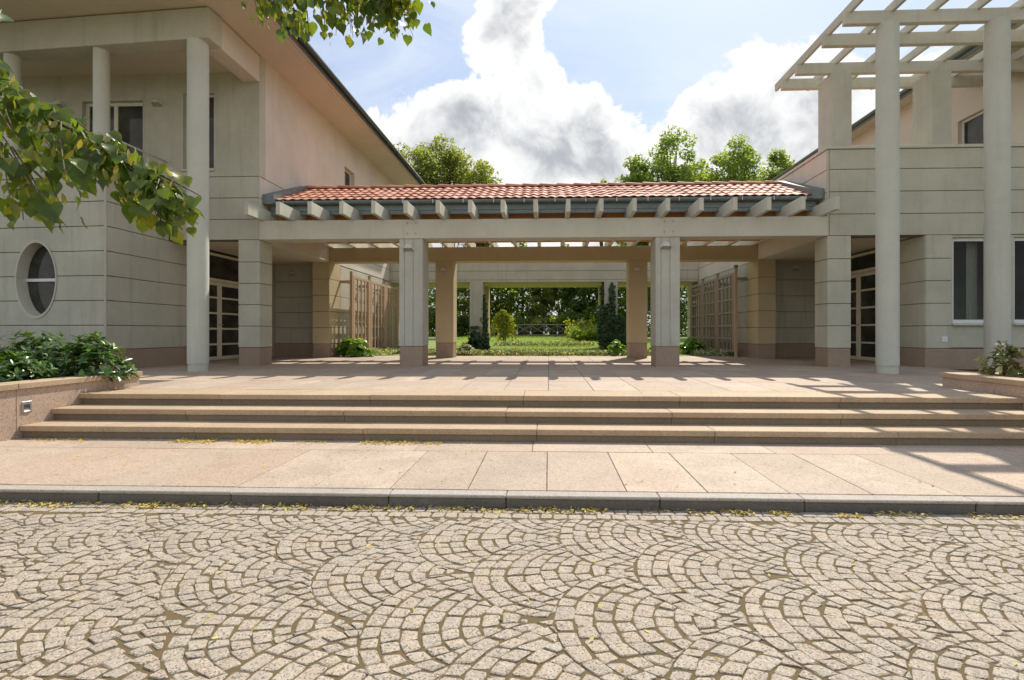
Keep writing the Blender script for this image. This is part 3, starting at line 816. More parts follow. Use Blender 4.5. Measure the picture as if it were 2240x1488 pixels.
# upper storey
up = MB()
up.box(-16, XL - .27, 12.57, 24.5, 4.2, 8.36)
upw = up.build('wall', M['core'], LB)
fw_ = MB(face_tf((XL, YF), (-1, 0), (0, -1)))
wops = [(XL * -1 * 0 + (10.41 + XL), 12.02 + XL, 5.27, 7.25), (8.54 + XL, 9.35 + XL, 5.47, 7.41)]
holes(fw_, 0.0, 8.6, 5.27 + GAP, 8.36, -.27, 0, wops)
fw_.build('wall', M['wall'], LB)
front_levels = [3.655] + [4.18, 4.725, 5.27]
panels(upw, (XL, YF + .022), (-1, 0), (0, -1), [(.03, 2.35)], front_levels, M['wall'])
MB().box(-9.72, XL - .02, YF + .03, 12.60, 3.66, 5.28).build('wall', M['core'], LB)
MB().box(XL - .03, XL + .004, YF - .004, YF + .03, 3.66, 5.27, .010).build('corner_bead', M['wall'], LB)
pl = (XL, YF); ul, nl = (-1, 0), (0, -1)
window(LB, pl, ul, nl, *wops[0], M['frame'], .12, bars_v=(.5 * (wops[0][0] + wops[0][1]),), fw=.09, sill=False)
window(LB, pl, ul, nl, *wops[1], M['frame'], .12, fw=.06)
# side wall of the upper storey, with a narrow window
sw = MB(face_tf((XL, YF), (0, 1), (1, 0)))
sop = (5.25, 6.15, 5.75, 7.30)
holes(sw, 0.27, 12.2, 5.27 + GAP, 8.36, -.27, 0, [sop])
sw.build('wall', M['wallpink'], LB)
panels(upw, (XL - .022, YF), (0, 1), (1, 0), [(.03, 12.2)], front_levels, M['wallpink'])
window(LB, (XL, YF), (0, 1), (1, 0), *sop, M['frame'], .16, sill=False)
# courtyard side wall below
cw = MB().box(-14, XL - .022, 17.5, 24.5, .2, 4.25).build('wall', M['core'], LB)
panels(cw, (XL - .022, 17.19), (0, 1), (1, 0), [(0, 7.3)], LV[:6] , M['wall'])
MB().box(XL - .3, XL - .006, 17.19, 24.5, .3, .902, .005).build('plinth', M['plinth'], LB)
# loggia: beam on round columns, ceiling
BC = (XL, 10.40)
tfb = face_tf(BC, uw, nw)
MB(tfb).box(0, 9, -.42, 0, 7.67, 8.33, .008).build('beam', M['wall'], LB)
MB().box(XL - .42, XL, 10.83, 12.298, 7.67, 8.33, .008).build('beam', M['wallpink'], LB)
MB().prism([(XL - .422, 10.80), (-16, 11.4), (-16, 12.30), (XL - .422, 12.298)], 7.92, 8.33).build('ceiling', M['soffit'], LB)
def round_column(parent, x, y, z0, z1, r, base=True):
    c = MB().cyl((x, y, z0 + (.16 if base else 0)), (x, y, z1), r, r, 40, False).build('round_column', M['column'], parent, True)
    if base:
        b = MB().cyl((x, y, z0 - .005), (x, y, z0 + .16), r * .93, r * .93, 40, False).build('base', M['column'], c, True)
        MB().cyl((x, y, z0 + .159), (x, y, z0 + .161), r, r, 40).build('drip', M['column'], c)
    return c
round_column(LB, -7.70, 10.58, Z0, 7.672, .205)
round_column(LB, -10.10, 10.80, TOPW + .07, 7.672, .15, False)
round_column(LB, -12.36, 10.95, TOPW + .07, 7.672, .15, False)
# eaves and roof
MB().box(-16, -6.16, 9.0, 24.6, 8.36, 8.44, .006).build('soffit', M['soffit'], LB)
MB().box(-6.30, -6.27, 9.0, 24.6, 8.335, 8.358).build('soffit_trim', M['frame'], LB)
MB().box(-6.158, -6.12, 8.96, 24.64, 8.33, 8.52, .004).build('fascia', M['darkzinc'], LB)
halfpipe(LB, (-6.04, 8.9, 8.50), (-6.04, 24.7, 8.50), .075, M['darkzinc'])
lr = MB(); vs = [(-6.15, 8.95, 8.47), (-6.15, 24.7, 8.47), (-12, 16.0 + 6, 10.6), (-12, 14.5, 10.6), (-17, 8.95, 8.47), (-17, 24.7, 8.47)]
lr.add(vs, [(0, 1, 2, 3), (4, 3, 2, 5), (0, 3, 4), (1, 5, 2), (0, 4, 5, 1)]); lr.build('roof', M['tile'], LB)

# ================================================================== right building
RB = thing('right_building', (10, 16, Z0), 'rendered building with banded walls, glazed door and roof terrace', 'building')
pier(RB, XR, XR + .56, YF, 12.88, M['wall'])
pier(RB, XR, XR + .57, 16.30, 17.18, M['cream'])
MB().box(XR + .003, XR + .55, 12.86, 16.32, 3.654, 4.2, .006).build('edge_beam', M['smooth'], RB)
XD = 9.12
rb = MB().box(XR + .022, 14, YF + .022, 12.70, 3.66, 5.80).build('wall', M['core'], RB)
up_lv = [3.655, 4.18, 4.725, 5.27, 5.76]
panels(rb, (XR, YF + .022), (1, 0), (0, -1), [(.05, 7.2)], up_lv, M['wall'])
MB().box(XR - .002, XR + .04, YF - .002, YF + .04, 3.66, 5.75, .010).build('corner_bead', M['wall'], rb)
rs = MB().box(XR + .022, XR + .4, 12.7, 24.5, 3.66, 5.80).build('wall', M['core'], RB)
panels(rs, (XR + .022, YF), (0, 1), (-1, 0), [(.05, 12.2)], up_lv, M['wallpink'])
MB().box(XR - .03, 14, YF - .03, 12.72, 5.765, 5.84, .008).build('coping', M['smooth'], RB)
MB().box(XR - .03, XR + .42, 12.72, 24.5, 5.765, 5.838, .008).build('coping', M['wallpink'], RB)
MB().box(XR + .4, 14, 12.7, 24.5, 5.05, 5.15).build('terrace_deck', M['plinth'], RB)
# ground floor front: banded pier, windows
rf = MB(face_tf((XD, YF), (1, 0), (0, -1)))
rops = [(.66, 1.60, 1.52, 3.60), (2.10, 3.0, 1.52, 3.60)]
holes(rf, .62, 5, .93, 3.652, -.28, -.03, rops)
rf.build('wall', M['wall'], RB)
pr = MB().box(XD + .022, XD + .60, YF + .022, 12.60, .4, 3.66).build('wall', M['core'], RB)
panels(pr, (XD, YF + .022), (1, 0), (0, -1), [(.02, .62)], LV[:5] + [3.66], M['wall'])
panels(pr, (XD + .022, YF), (0, 1), (-1, 0), [(.02, 1.70)], LV[:5] + [3.66], M['wall'])
MB().box(XD + .022, XD + .4, 12.6, 14.0, .4, 3.66).build('wall', M['core'], RB)
MB().box(XD - .012, 14, YF - .012, 12.58, .40, .902, .006).build('plinth', M['plinth'], RB)
MB().box(XD - .012, XD + .2, 12.585, 14.0, .40, .902, .006).build('plinth', M['plinth'], RB)
for o_ in rops:
    wv = window(RB, (XD, YF), (1, 0), (0, -1), *o_, M['whiteframe'], .12, fw=.085, glass='clear')
    for a0, a1 in ((o_[0] + .02, o_[0] + .22), (o_[1] - .30, o_[1] - .05)):
        cu = MB(face_tf((XD, YF), (1, 0), (0, -1))); nn = 24
        for q in range(nn + 1):
            aa = a0 + (a1 - a0) * q / nn; bb = -.42 + .03 * math.sin(q * 1.35)
            cu.v += [cu.tf(aa, bb, o_[2] - .1), cu.tf(aa, bb, o_[3] + .1)]
        cu.f = [(2 * q, 2 * q + 2, 2 * q + 3, 2 * q + 1) for q in range(nn)]
        cu.build('curtain', M['curtain'], wv, True)
MB().box(9.50, 9.64, YF - .012, YF + .01, 1.06, 1.20, .003).build('switch_plate', M['whiteframe'], RB)
door(RB, XD, -1, 14.02, 15.9, .47, 3.04, 3.60, 2)
MB().box(XD, XD + .05, 15.9, 17.2, .4, 3.65).build('wall', M['wall'], RB)
pb = MB().box(XR + .02, XD + .3, 17.22, 17.6, .4, 3.9).build('wall', M['core'], RB)
panels(pb, (XR + .03, 17.22), (1, 0), (0, -1), [(0, 2.29)], LV[:5] + [3.69], M['wall'])
MB().box(XR + .03, XD, 17.17, 17.23, .42, .902, .005).build('plinth', M['plinth'], RB)
MB().box(XR + .553, XD + .3, 12.72, 17.21, 3.68, 4.16).build('soffit', M['soffit'], RB)
MB().box(XD + .3, 15, 14.6, 24.5, .2, 3.7).build('wall', M['room'], RB)
MB().box(XD + .3, XD + .4, 12.6, 14.6, .4, 3.7).build('wall', M['room'], RB)
MB().box(XD + .3, 15, 12.5, 14.6, 3.66, 3.72).build('ceiling', M['room'], RB)
MB().box(XD + .3, 14.1, 12.58, 14.6, .3, .46).build('floor', M['room'], RB)
MB().box(14.0, 14.15, 12.3, 14.7, .3, 3.72).build('wall', M['room'], RB)
cw = MB().box(XR + .022, 14, 17.5, 24.5, .2, 3.66).build('wall', M['core'], RB)
panels(cw, (XR + .022, 17.19), (0, 1), (-1, 0), [(0, 5.6), (6.75, 7.3)], LV[:5] + [3.655], M['wall'])
MB().box(XR + .006, XR + .3, 17.19, 24.5, .3, .902, .005).build('plinth', M['plinth'], RB)
window(RB, (XR, 17.19), (0, 1), (-1, 0), 5.62, 6.73, .95, 3.3, M['frame'], -.01, bars_h=(2.7,), fw=.10, sill=False)
# upper storey set back behind the roof terrace
UX = 11.20
us = MB(face_tf((UX, 12.75), (0, 1), (-1, 0)))
uop = (.05, 1.19, 5.3, 7.06)
holes(us, 0, 11.75, 5.12, 8.40, -.3, 0, [uop])
us.build('wall', M['soffit'], RB)
MB().box(UX + .31, 16, 12.75, 24.5, 5.12, 8.40).build('wall', M['wallpink'], RB)
window(RB, (UX, 12.75), (0, 1), (-1, 0), *uop, M['whiteframe'], .12, bars_v=(.45,), fw=.06, sill=False)
MB().box(10.72, 17, 11.2, 24.6, 8.40, 8.47, .006).build('soffit', M['soffit'], RB)
MB().box(10.68, 10.718, 11.16, 24.64, 8.37, 8.54, .004).build('fascia', M['zinc'], RB)
halfpipe(RB, (10.61, 11.1, 8.52), (10.61, 24.7, 8.52), .07, M['zinc'])
lr = MB(); vs = [(10.70, 11.15, 8.48), (10.70, 24.7, 8.48), (14, 21.0, 9.7), (14, 14.5, 9.7), (17.5, 11.15, 8.48), (17.5, 24.7, 8.48)]
lr.add(vs, [(0, 3, 2, 1), (4, 5, 2, 3), (0, 4, 3), (1, 2, 5), (0, 1, 5, 4)]); lr.build('roof', M['tile'], RB)

# ------------------------------------------------------------------ tall pergola in front of and above the right building
PG = thing('roof_pergola', (8, 10.5, Z0), 'tall cream pergola on round columns rising above the right building', 'pergola')
round_column(PG, 7.02, 10.50, Z0, 7.665, .205)
round_column(PG, 9.20, 10.48, Z0, 7.665, .205)
for x0 in (6.92, 9.28):
    MB().box(x0, x0 + .46, 12.30, 12.95, 5.845, 7.663, .008).build('pillar', M['pillar'], PG)
for y in (10.42, 11.20, 12.40, 13.15):
    MB().box(6.12, 12.5, y, y + .12, 7.667, 7.935, .008).build('beam', M['smooth'], PG)
rl = MB().box(-.035, .035, 9.72, 13.78, 7.90, 8.09, .005).mesh('slat', M['smooth'])
for i in range(8): ob('slat', rl, PG, (6.235 + .85 * i, 0, 0))

# ================================================================== rear walkway (far side of the courtyard)
RW = thing('rear_walkway', (-.27, 24, .5), 'low rendered link with square columns across the garden courtyard', 'walkway')
for xc in (-3.33, 2.84):
    for y, wd in ((22.60, .6), (24.80, .6)):
        square_column(RW, xc, y, M['pillar'] if y < 23 else M['cream'], False, top=3.60)
bw = MB().box(XL + .01, XR - .01, 22.64, 25.38, 3.62, 4.95).build('band', M['core'], RW)
for z0, z1 in ((3.60, 3.70), (3.712, 4.10), (4.115, 4.62), (4.635, 4.96)):
    MB().box(XL + .012, XR - .012, 22.60, 22.66, z0, z1, .005).build('panel', M['wall'], bw)
MB().box(XL + .012, XR - .012, 22.66, 24.78, 3.604, 3.66).build('soffit', M['cream'], RW)
MB().box(XL + .012, XR - .012, 24.80, 25.40, 3.60, 4.95, .006).build('rear_beam', M['cream'], RW)

# ================================================================== trellises
def trellis(x, ys, top, sgn, pm, label, m2, cap=False):
    t = thing('trellis', (x, ys[0], Z0), label, 'trellis', 'wooden trellises along the courtyard walls')
    for k, y in enumerate(ys):
        MB().box(x - .045, x + .045, y - .045, y + .045, Z0 - .02, top, .006).build('post', M['trellis'] if k == 0 else m2, t)
        if not (k == 0 and not cap): MB().box(x - .055, x + .055, y - .055, y + .055, top, top + .03 + (.08 if k == 0 and cap else 0), .006).build('post_cap', M['zinc'], t)
        MB().box(min(x - sgn * .045, x - sgn * .40), max(x - sgn * .045, x - sgn * .40), y - .035, y + .035, top - .42, top - .32, .004).build('bracket', m2, t)
    for a, b in zip(ys, ys[1:]):
        y0, y1 = a + .07, b - .07; z0, z1 = .62, top - .14
        fr = MB().box(x - .045, x + .045, y0, y0 + .13, z0, z1, .004).box(x - .045, x + .045, y1 - .13, y1, z0, z1, .004)
        fr.box(x - .044, x + .044, y0 + .13, y1 - .13, z1 - .10, z1, .004).box(x - .044, x + .044, y0 + .13, y1 - .13, z0, z0 + .06, .004)
        fr = fr.build('panel_frame', m2, t)
        for q in range(1, 4): yy = y0 + .10 + (y1 - y0 - .2) * q / 4; MB().box(x - .002, x + .042, yy - .036, yy + .036, z0 + .06, z1 - .07, .003).build('slat', m2, fr)
        for q in range(1, 6): zz = z0 + (z1 - z0) * q / 6; MB().box(x - .042, x - .003, y0 + .06, y1 - .06, zz - .03, zz + .03, .003).build('rail', m2, fr)
    return t
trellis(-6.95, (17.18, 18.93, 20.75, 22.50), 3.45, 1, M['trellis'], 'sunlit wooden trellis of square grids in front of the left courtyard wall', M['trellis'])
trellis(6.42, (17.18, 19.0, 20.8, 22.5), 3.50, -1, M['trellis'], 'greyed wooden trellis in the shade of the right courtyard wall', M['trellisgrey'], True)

# ================================================================== footbridge
BR = thing('footbridge', (-.4, 50, .85), 'dark timber footbridge with crossed railings at the end of the garden', 'bridge')
def bz(x): return .95 + .10 * (1 - ((x + .4) / 6) ** 2)
dk = MB()
for i in range(24):
    x = -6.2 + 11.6 * i / 24; dk.box(x + .01, x + .47, 50, 51.6, bz(x) - .10, bz(x))
dk.build('deck', M['bridge'], BR)
for yy in (50.02, 51.55):
    xs_ = [-5.9 + 1.36 * i for i in range(9)]
    for x in xs_: MB().box(x - .05, x + .05, yy - .05, yy + .05, bz(x) - .15, bz(x) + 1.05, .01).build('post', M['bridge'], BR)
    for a, b in zip(xs_, xs_[1:]):
        MB().tube([(a, yy, bz(a) + 1.02), (b, yy, bz(b) + 1.02)], [.05, .05], 6).build('handrail', M['bridge'], BR)
        MB().tube([(a, yy, bz(a) + .15), (b, yy, bz(b) + .95)], [.035, .035], 6).build('brace', M['bridge'], BR)
        MB().tube([(a, yy + .05, bz(a) + .95), (b, yy + .05, bz(b) + .15)], [.035, .035], 6).build('brace', M['bridge'], BR)
for i in range(9):
    x = -5.9 + 1.36 * i
    MB().box(x - .06, x + .06, 49.9, 49.96, bz(x) + .05, bz(x) + .32, .01).build('white_post_foot', M['whiteframe'], BR)  # small white block in front of the foot of each post
tag(MB().box(-6.8, 6.0, 48.0, 49.9, .5, .86).build('bridge_bank', M['kerb']), 'pale stone bank along the foot of the timber footbridge', 'wall')

# ================================================================== vegetation
def leaf_geo(kind):
    if kind == 'diamond': return np.array([(0, 0, 0), (.5, .45, .08), (0, 1, 0), (-.5, .45, .08)]), [(0, 1, 2), (0, 2, 3)]
    if kind == 'long': return np.array([(0, 0, 0), (.17, .3, .03), (.19, .65, .0), (0, 1, -.08), (-.19, .65, .0), (-.17, .3, .03), (0, .5, -.03)]), [(0, 1, 6), (1, 2, 6), (2, 3, 6), (3, 4, 6), (4, 5, 6), (5, 0, 6)]
    if kind == 'blade': return np.array([(-.04, 0, 0), (.04, 0, 0), (0, 1, 0)]), [(0, 1, 2)]
    if kind == 'round': return np.array([(0, 0, 0), (.36, .2, .05), (.42, .6, .04), (0, 1, -.05), (-.42, .6, .04), (-.36, .2, .05)]), [(0, 1, 2), (0, 2, 3), (0, 3, 4), (0, 4, 5)]
def unit(a): return a / np.maximum(1e-6, np.linalg.norm(a, axis=1))[:, None]
def leaves(P, D, U, S, kind):
    """many leaves as one mesh: base points, growing direction, face normal, size"""
    v, f = leaf_geo(kind); v = np.asarray(v, float); N = len(P); n = len(v)
    D = unit(D); X = unit(np.cross(D, U)); U2 = np.cross(X, D)
    V = P[:, None, :] + S[:, None, None] * (v[None, :, 0, None] * X[:, None, :] + v[None, :, 1, None] * D[:, None, :] + v[None, :, 2, None] * U2[:, None, :])
    F = np.array(f)[None] + (np.arange(N) * n)[:, None, None]
    return V.reshape(-1, 3), F.reshape(-1, 3)
def np_mesh(name, V, F, m):
    me = bpy.data.meshes.new(name)
    me.vertices.add(len(V)); me.vertices.foreach_set('co', V.astype(np.float32).ravel())
    me.loops.add(F.size); me.loops.foreach_set('vertex_index', F.astype(np.int32).ravel())
    me.polygons.add(len(F)); me.polygons.foreach_set('loop_start', np.arange(0, F.size, 3, dtype=np.int32))
    me.materials.append(m); me.update(calc_edges=True)
    return me
def rdir(n): return unit(rng.normal(size=(n, 3)))
def foliage(parent, name, C, Rr, per, size, m, kind='diamond', droop=.0, flat=.6):
    """leaf clumps at centres C with radii Rr, each of `per` leaves"""
    C = np.asarray(C, float); Rr = np.asarray(Rr, float)
    idx = np.repeat(np.arange(len(C)), per)
    dd = rdir(len(idx)); rad = rng.uniform(.25, 1, len(idx)) ** .5
    P = C[idx] + dd * (Rr[idx] * rad)[:, None] * np.array([1, 1, .8])
    D = dd * .6 + rdir(len(idx)) * .8; D[:, 2] -= droop
    U = rdir(len(idx)) * flat + np.array([0, 0, 1.0])
    V, F = leaves(P, D, U, size * rng.uniform(.6, 1.25, len(idx)), kind)
    W = WL[parent.name]; me = np_mesh(name, V, F, m)
    return ob(name, me, parent)
def tree(x, y, h, rx, rz, zc, label, m, cat='tree', n=46, per=150, leaf=.30, shape='oval', group=None, name='tree', trunk_r=None, droop=.2, seed=0, cr=.30):
    r_ = np.random.default_rng(seed + 100); zb = lz(y) - .1
    t = thing(name, (x, y, zb), label, cat, group)
    tr = trunk_r or h * .016
    zc += zb
    pts = [Vector((x, y, zb))]
    for k in range(1, 5): pts.append(Vector((x + r_.normal() * .02 * h * k / 4, y + r_.normal() * .02 * h * k / 4, zb + (zc + rz * .55 - zb) * k / 4)))
    MB().tube(pts, [tr, tr * .8, tr * .62, tr * .42, tr * .15], 8).build('trunk', M['bark'], t, True)
    C = []; Q = []; limbs = MB()
    while len(C) < n:
        p = r_.uniform(-1, 1, 3)
        q = np.linalg.norm(p)
        if q > 1 or q < .25: continue
        sx = 1.0
        if shape == 'cone': sx = max(.08, .5 - .5 * p[2]) * 1.35
        if shape == 'egg': sx = 1.05 - .35 * max(0, p[2])
        c = np.array([x + p[0] * rx * sx, y + p[1] * rx * sx, zc + p[2] * rz])
        C.append(c); Q.append(rx * cr * r_.uniform(.65, 1.2) * (.5 + .5 * min(1, sx)))
        if len(C) % 3 == 0:
            a = pts[min(3, max(1, int((c[2] - zb) / max(.1, (pts[-1].z - zb)) * 4 - .8)))]
            cv = Vector(c); mid = a.lerp(cv, .5) + Vector((0, 0, -.05 * h * .3))
            limbs.tube([a, mid, cv], [tr * .34, tr * .2, tr * .05], 5)
    limbs.build('limbs', M['bark'], t, True)
    foliage(t, 'crown', C, Q, per, leaf, m, 'diamond', droop)
    return t
# trees seen above the walkway roof
tree(-13.2, 48, 20, 3.4, 4.6, 14.3, 'olive green tree beside the left eave, its top above the tiled roof', M['olive_tree'], n=170, per=88, leaf=.23, cr=.26, seed=1, group='trees above the walkway roof')
tree(-10.4, 50, 20.6, 3.2, 4.8, 15.2, 'tallest olive green tree of the pair on the left above the tiled roof', M['olive_tree'], n=170, per=88, leaf=.23, cr=.26, seed=2, group='trees above the walkway roof')
tree(-6.9, 49, 18.5, 3.0, 4.4, 13.3, 'round olive tree at the right end of the left group above the roof', M['olive_tree'], n=150, per=88, leaf=.23, cr=.26, seed=3, group='trees above the walkway roof')
tree(8.3, 47, 18, 2.2, 4.8, 12.6, 'slim birch at the left end of the right group above the roof', M['birch'], n=170, per=95, leaf=.22, cr=.27, shape='egg', seed=4, group='trees above the walkway roof', droop=.6)
tree(11.9, 47, 20.6, 2.9, 6.4, 13.6, 'tallest feathery birch rising above the right half of the tiled roof', M['birch'], n=170, per=95, leaf=.22, cr=.27, shape='egg', seed=5, group='trees above the walkway roof', droop=.6)
tree(14.8, 50, 18.6, 2.4, 5.0, 12.9, 'birch just behind the tallest one above the right of the roof', M['birch'], n=170, per=95, leaf=.22, cr=.27, shape='egg', seed=15, group='trees above the walkway roof', droop=.6)
tree(17.6, 47, 19.4, 3.1, 5.6, 13.2, 'broad bushy birch above the right end of the tiled roof', M['birch'], n=170, per=95, leaf=.22, cr=.27, shape='egg', seed=6, group='trees above the walkway roof', droop=.6)
tree(21.6, 47, 18.2, 2.6, 5.0, 12.4, 'birch beside the sloping parapet at the right above the roof', M['birch'], n=170, per=95, leaf=.22, cr=.27, shape='egg', seed=7, group='trees above the walkway roof', droop=.6)
tree(10.0, 52, 17.6, 2.3, 4.4, 12.6, 'low birch filling the gap between the slim and the tallest birch', M['birch'], n=150, per=90, leaf=.22, cr=.27, shape='egg', seed=61, group='trees above the walkway roof', droop=.6)
tree(19.8, 51, 18.0, 2.4, 4.6, 12.9, 'birch between the broad one and the sloping parapet', M['birch'], n=150, per=90, leaf=.22, cr=.27, shape='egg', seed=62, group='trees above the walkway roof', droop=.6)
tree(5.3, 52, 17.6, 1.2, 2.4, 14.6, 'single thin treetop just peeping over the middle of the ridge', M['birch'], n=12, per=60, leaf=.22, shape='egg', seed=8, group='trees above the walkway roof', droop=.6)
# dark wood seen through the columns: each tree stands by itself
wood_spec = [(-17, 58, 'dark', 5, 5.5, 6.0), (-12.5, 56, 'mid', 3.2, 4.4, 5.2), (-9.0, 60, 'olive', 3.4, 5.6, 6.2), (-6.0, 56.5, 'mid', 2.5, 4.2, 4.7), (-3.2, 60, 'mid', 2.8, 5.8, 6.4),
             (-.6, 58, 'olive', 1.9, 4.6, 5.2), (1.6, 61, 'mid', 2.8, 5.4, 6.0), (4.2, 58, 'dark', 2.3, 5.0, 5.6), (6.6, 56, 'mid', 2.8, 4.6, 5.2), (9.6, 60, 'olive', 3.4, 5.6, 6.2), (13, 57, 'mid', 3.2, 5, 5.6), (17, 59, 'dark', 4.5, 5.6, 6.0),
             (-1.8, 66, 'dark', 4.2, 5.5, 6.4), (5.6, 67, 'dark', 4.4, 5.5, 6.4), (-8, 68, 'dark', 4.6, 5.6, 6.5), (12, 68, 'dark', 4.6, 5.6, 6.5), (-15, 67, 'dark', 4.6, 5.6, 6.5)]
wd_names = ['far left among the wood, half hidden by the left columns', 'pale green tree left of the weeping shrub, behind the columns', 'olive tree behind the left far column', 'mid green tree above the yellow weeping shrub', 'tall green tree just left of the garden axis',
            'slim olive conifer in the middle behind the footbridge', 'green tree just right of the garden axis behind the bridge', 'dark slim tree above the right end of the footbridge', 'lighter tree beside the ivy covered column', 'olive tree behind the ivy covered column', 'mid green tree seen right of the ivy column', 'dark tree at the far right of the wood',
            'dark tree at the back between the two axis trees', 'dark tree at the back behind the right end of the bridge', 'dark tree at the back behind the left column', 'dark tree at the back right of the ivy column', 'dark tree at the back at the far left']
for k, (x, y, kd, rx, rz, zc) in enumerate(wood_spec):
    tree(x, y, zc + rz, rx, rz, zc, wd_names[k], M[kd + '_tree'], n=(80 if y < 63 else 50), per=85, leaf=.28, seed=30 + k, shape='egg', group='trees of the wood beyond the garden', name='woodland_tree', trunk_r=.17, cr=.26)

def shrub(name, x, y, z, rx, ry, h, label, m, cat='shrub', n=90, leaf=.11, kind='long', group=None, rosette=8, up=.55, stems=7, stuff=False):
    t = thing(name, (x, y, z), label, cat, group)
    st = MB(); P = []; D = []; U = []; S = []
    for k in range(n):
        a = rnd.uniform(0, 2 * math.pi); b = rnd.random() ** .6
        el = rnd.uniform(.0, 1.45)
        q = rnd.uniform(.55, 1.08)
        tip = Vector((x + rx * q * math.cos(a) * math.cos(el), y + ry * q * math.sin(a) * math.cos(el), z + h * (.12 + .88 * q * math.sin(el)) * rnd.uniform(.85, 1.05)))
        ax = Vector((math.cos(a) * math.cos(el), math.sin(a) * math.cos(el), math.sin(el) * .9 + up)).normalized()
        if k % max(1, n // stems) == 0:
            st.tube([Vector((x + rnd.uniform(-.1, .1) * rx, y + rnd.uniform(-.1, .1) * ry, z - .03)), Vector((x, y, z)).lerp(tip, .55) + Vector((0, 0, .05)), tip], [.012, .008, .004], 5)
        o1 = ax.orthogonal().normalized(); o2 = ax.cross(o1)
        ph = rnd.uniform(0, 6)
        for j in range(rosette):
            t_ = ph + j * 2.4; out = o1 * math.cos(t_) + o2 * math.sin(t_)
            lift = rnd.uniform(.05, .75)
            dd = (out + ax * lift).normalized()
            P.append(tip - ax * rnd.uniform(0, leaf * .6)); D.append(dd); U.append(ax - dd * .3 + Vector((rnd.uniform(-.3, .3), rnd.uniform(-.3, .3), 0))); S.append(leaf * rnd.uniform(.7, 1.2))
    st.build('stems', M['bark'], t)
    V, F = leaves(np.array(P), np.array(D), np.array(U), np.array(S), kind)
    ob('foliage', np_mesh('foliage', V, F, m), t)
    return t
for k, (x, y, r_, h_, mm, lab) in enumerate([(-13, 55, 2.6, 3.0, 'mid', 'bush at the far left end under the trees'), (-9.3, 54, 2.2, 2.6, 'dark', 'dark bush under the trees left of the left columns'), (-6.6, 54.5, 1.8, 2.8, 'mid', 'leafy bush just left of the footbridge'), (-3.9, 55, 1.8, 2.4, 'mid', 'leafy bush behind the left half of the footbridge'), (-1.4, 54.5, 1.6, 2.2, 'olive', 'olive bush behind the middle of the footbridge'),
        (1.0, 55, 1.6, 2.5, 'mid', 'bush behind the right half of the footbridge'), (3.4, 54.5, 1.8, 2.8, 'dark', 'dark bush behind the right end of the footbridge'), (6.2, 54, 2.0, 2.8, 'mid', 'light bush behind the ivy covered column'), (9.4, 55, 2.4, 2.8, 'dark', 'dark bush seen right of the ivy covered column'), (13.4, 55, 2.6, 3.0, 'mid', 'bush at the far right end under the trees')]):
    t = thing('woodland_bush', (x, y, lz(y) - .1), lab, 'bush', 'bushes under the trees of the wood')
    C = [(x + r_ * q * math.cos(a) , y + r_ * q * math.sin(a), lz(y) + h_ * e) for q, a, e in [(rnd.uniform(.1, .85), rnd.uniform(0, 6.3), rnd.uniform(.08, .85)) for _ in range(30)]]
    foliage(t, 'foliage', C, [r_ * .36] * 30, 110, .24, M[mm + '_tree'], 'diamond', .1)
    st_ = MB()
    for c_ in C[:6]: st_.tube([(x, y, lz(y) - .1), c_], [.05, .015], 5)
    st_.build('stems', M['bark'], t)
gr = 'rhododendrons in the left planter'
shrub('rhododendron', -6.74, 7.08, .57, .50, .44, .70, 'sunlit rhododendron with shining leaves at the inner end of the planter', M['rhodo'], n=170, group=gr)
shrub('rhododendron', -7.62, 7.1, .57, .62, .52, .70, 'shaded rhododendron right behind the planter coping, next to the sunlit one', M['rhodo'], n=190, group=gr)
shrub('rhododendron', -7.2, 6.3, .57, .46, .46, .46, 'low rhododendron in front, leaning on the coping near the planter middle', M['rhodo'], n=150, group=gr)
shrub('rhododendron', -8.65, 7.0, .57, .68, .55, .74, 'dark rhododendron under the oval window', M['rhodo'], n=200, group=gr)
shrub('rhododendron', -7.25, 5.5, .57, .52, .5, .52, 'rhododendron at the left picture edge with paler leaf tips', M['rhodo'], n=170, group=gr)
shrub('rhododendron', -7.95, 6.1, .57, .6, .5, .62, 'rhododendron between the oval window and the left picture edge', M['rhodo'], n=180, group=gr)
shrub('rhododendron', -9.6, 6.8, .57, .7, .6, .72, 'rhododendron furthest left against the wing wall', M['rhodo'], n=190, group=gr)
gr = 'young shrubs in the right planter'
shrub('young_shrub', 6.68, 7.5, .57, .32, .32, .58, 'young reddish shrub at the corner of the right planter', M['rustleaf'], n=80, leaf=.085, group=gr, rosette=7)
shrub('young_shrub', 7.15, 7.3, .57, .28, .28, .26, 'low green shrub in the middle of the right planter', M['rhodo'], n=60, leaf=.08, group=gr, rosette=7)
shrub('young_shrub', 7.45, 7.2, .57, .34, .34, .56, 'leafy shrub at the right picture edge in the planter', M['rustleaf'], n=80, leaf=.085, group=gr, rosette=7)
gr = 'bushes at the foot of the trellises'
shrub('courtyard_bush', -6.75, 16.95, .43, .62, .45, .68, 'sunlit leafy bush at the foot of the left trellis', M['bush'], n=130, leaf=.15, kind='round', group=gr, rosette=7)
shrub('courtyard_bush', 5.55, 19.4, .43, .55, .6, .62, 'bright leafy bush in front of the right trellis middle', M['bush'], n=100, leaf=.15, kind='round', group=gr, rosette=7)
shrub('courtyard_bush', 5.0, 21.8, .43, .5, .5, .6, 'darker bush at the far end of the right trellis', M['mid_tree'], n=90, leaf=.15, kind='round', group=gr, rosette=7)
shrub('courtyard_bush', -3.0, 18.2, .43, .42, .35, .42, 'pale trailing bush at the foot of the left square column behind', M['cover'], n=80, leaf=.11, kind='round', group=gr, rosette=7)
shrub('courtyard_bush', 2.45, 18.0, .43, .36, .35, .60, 'leafy climbing bush beside the right square column behind', M['bush'], n=70, leaf=.10, kind='round', group=gr, rosette=7)
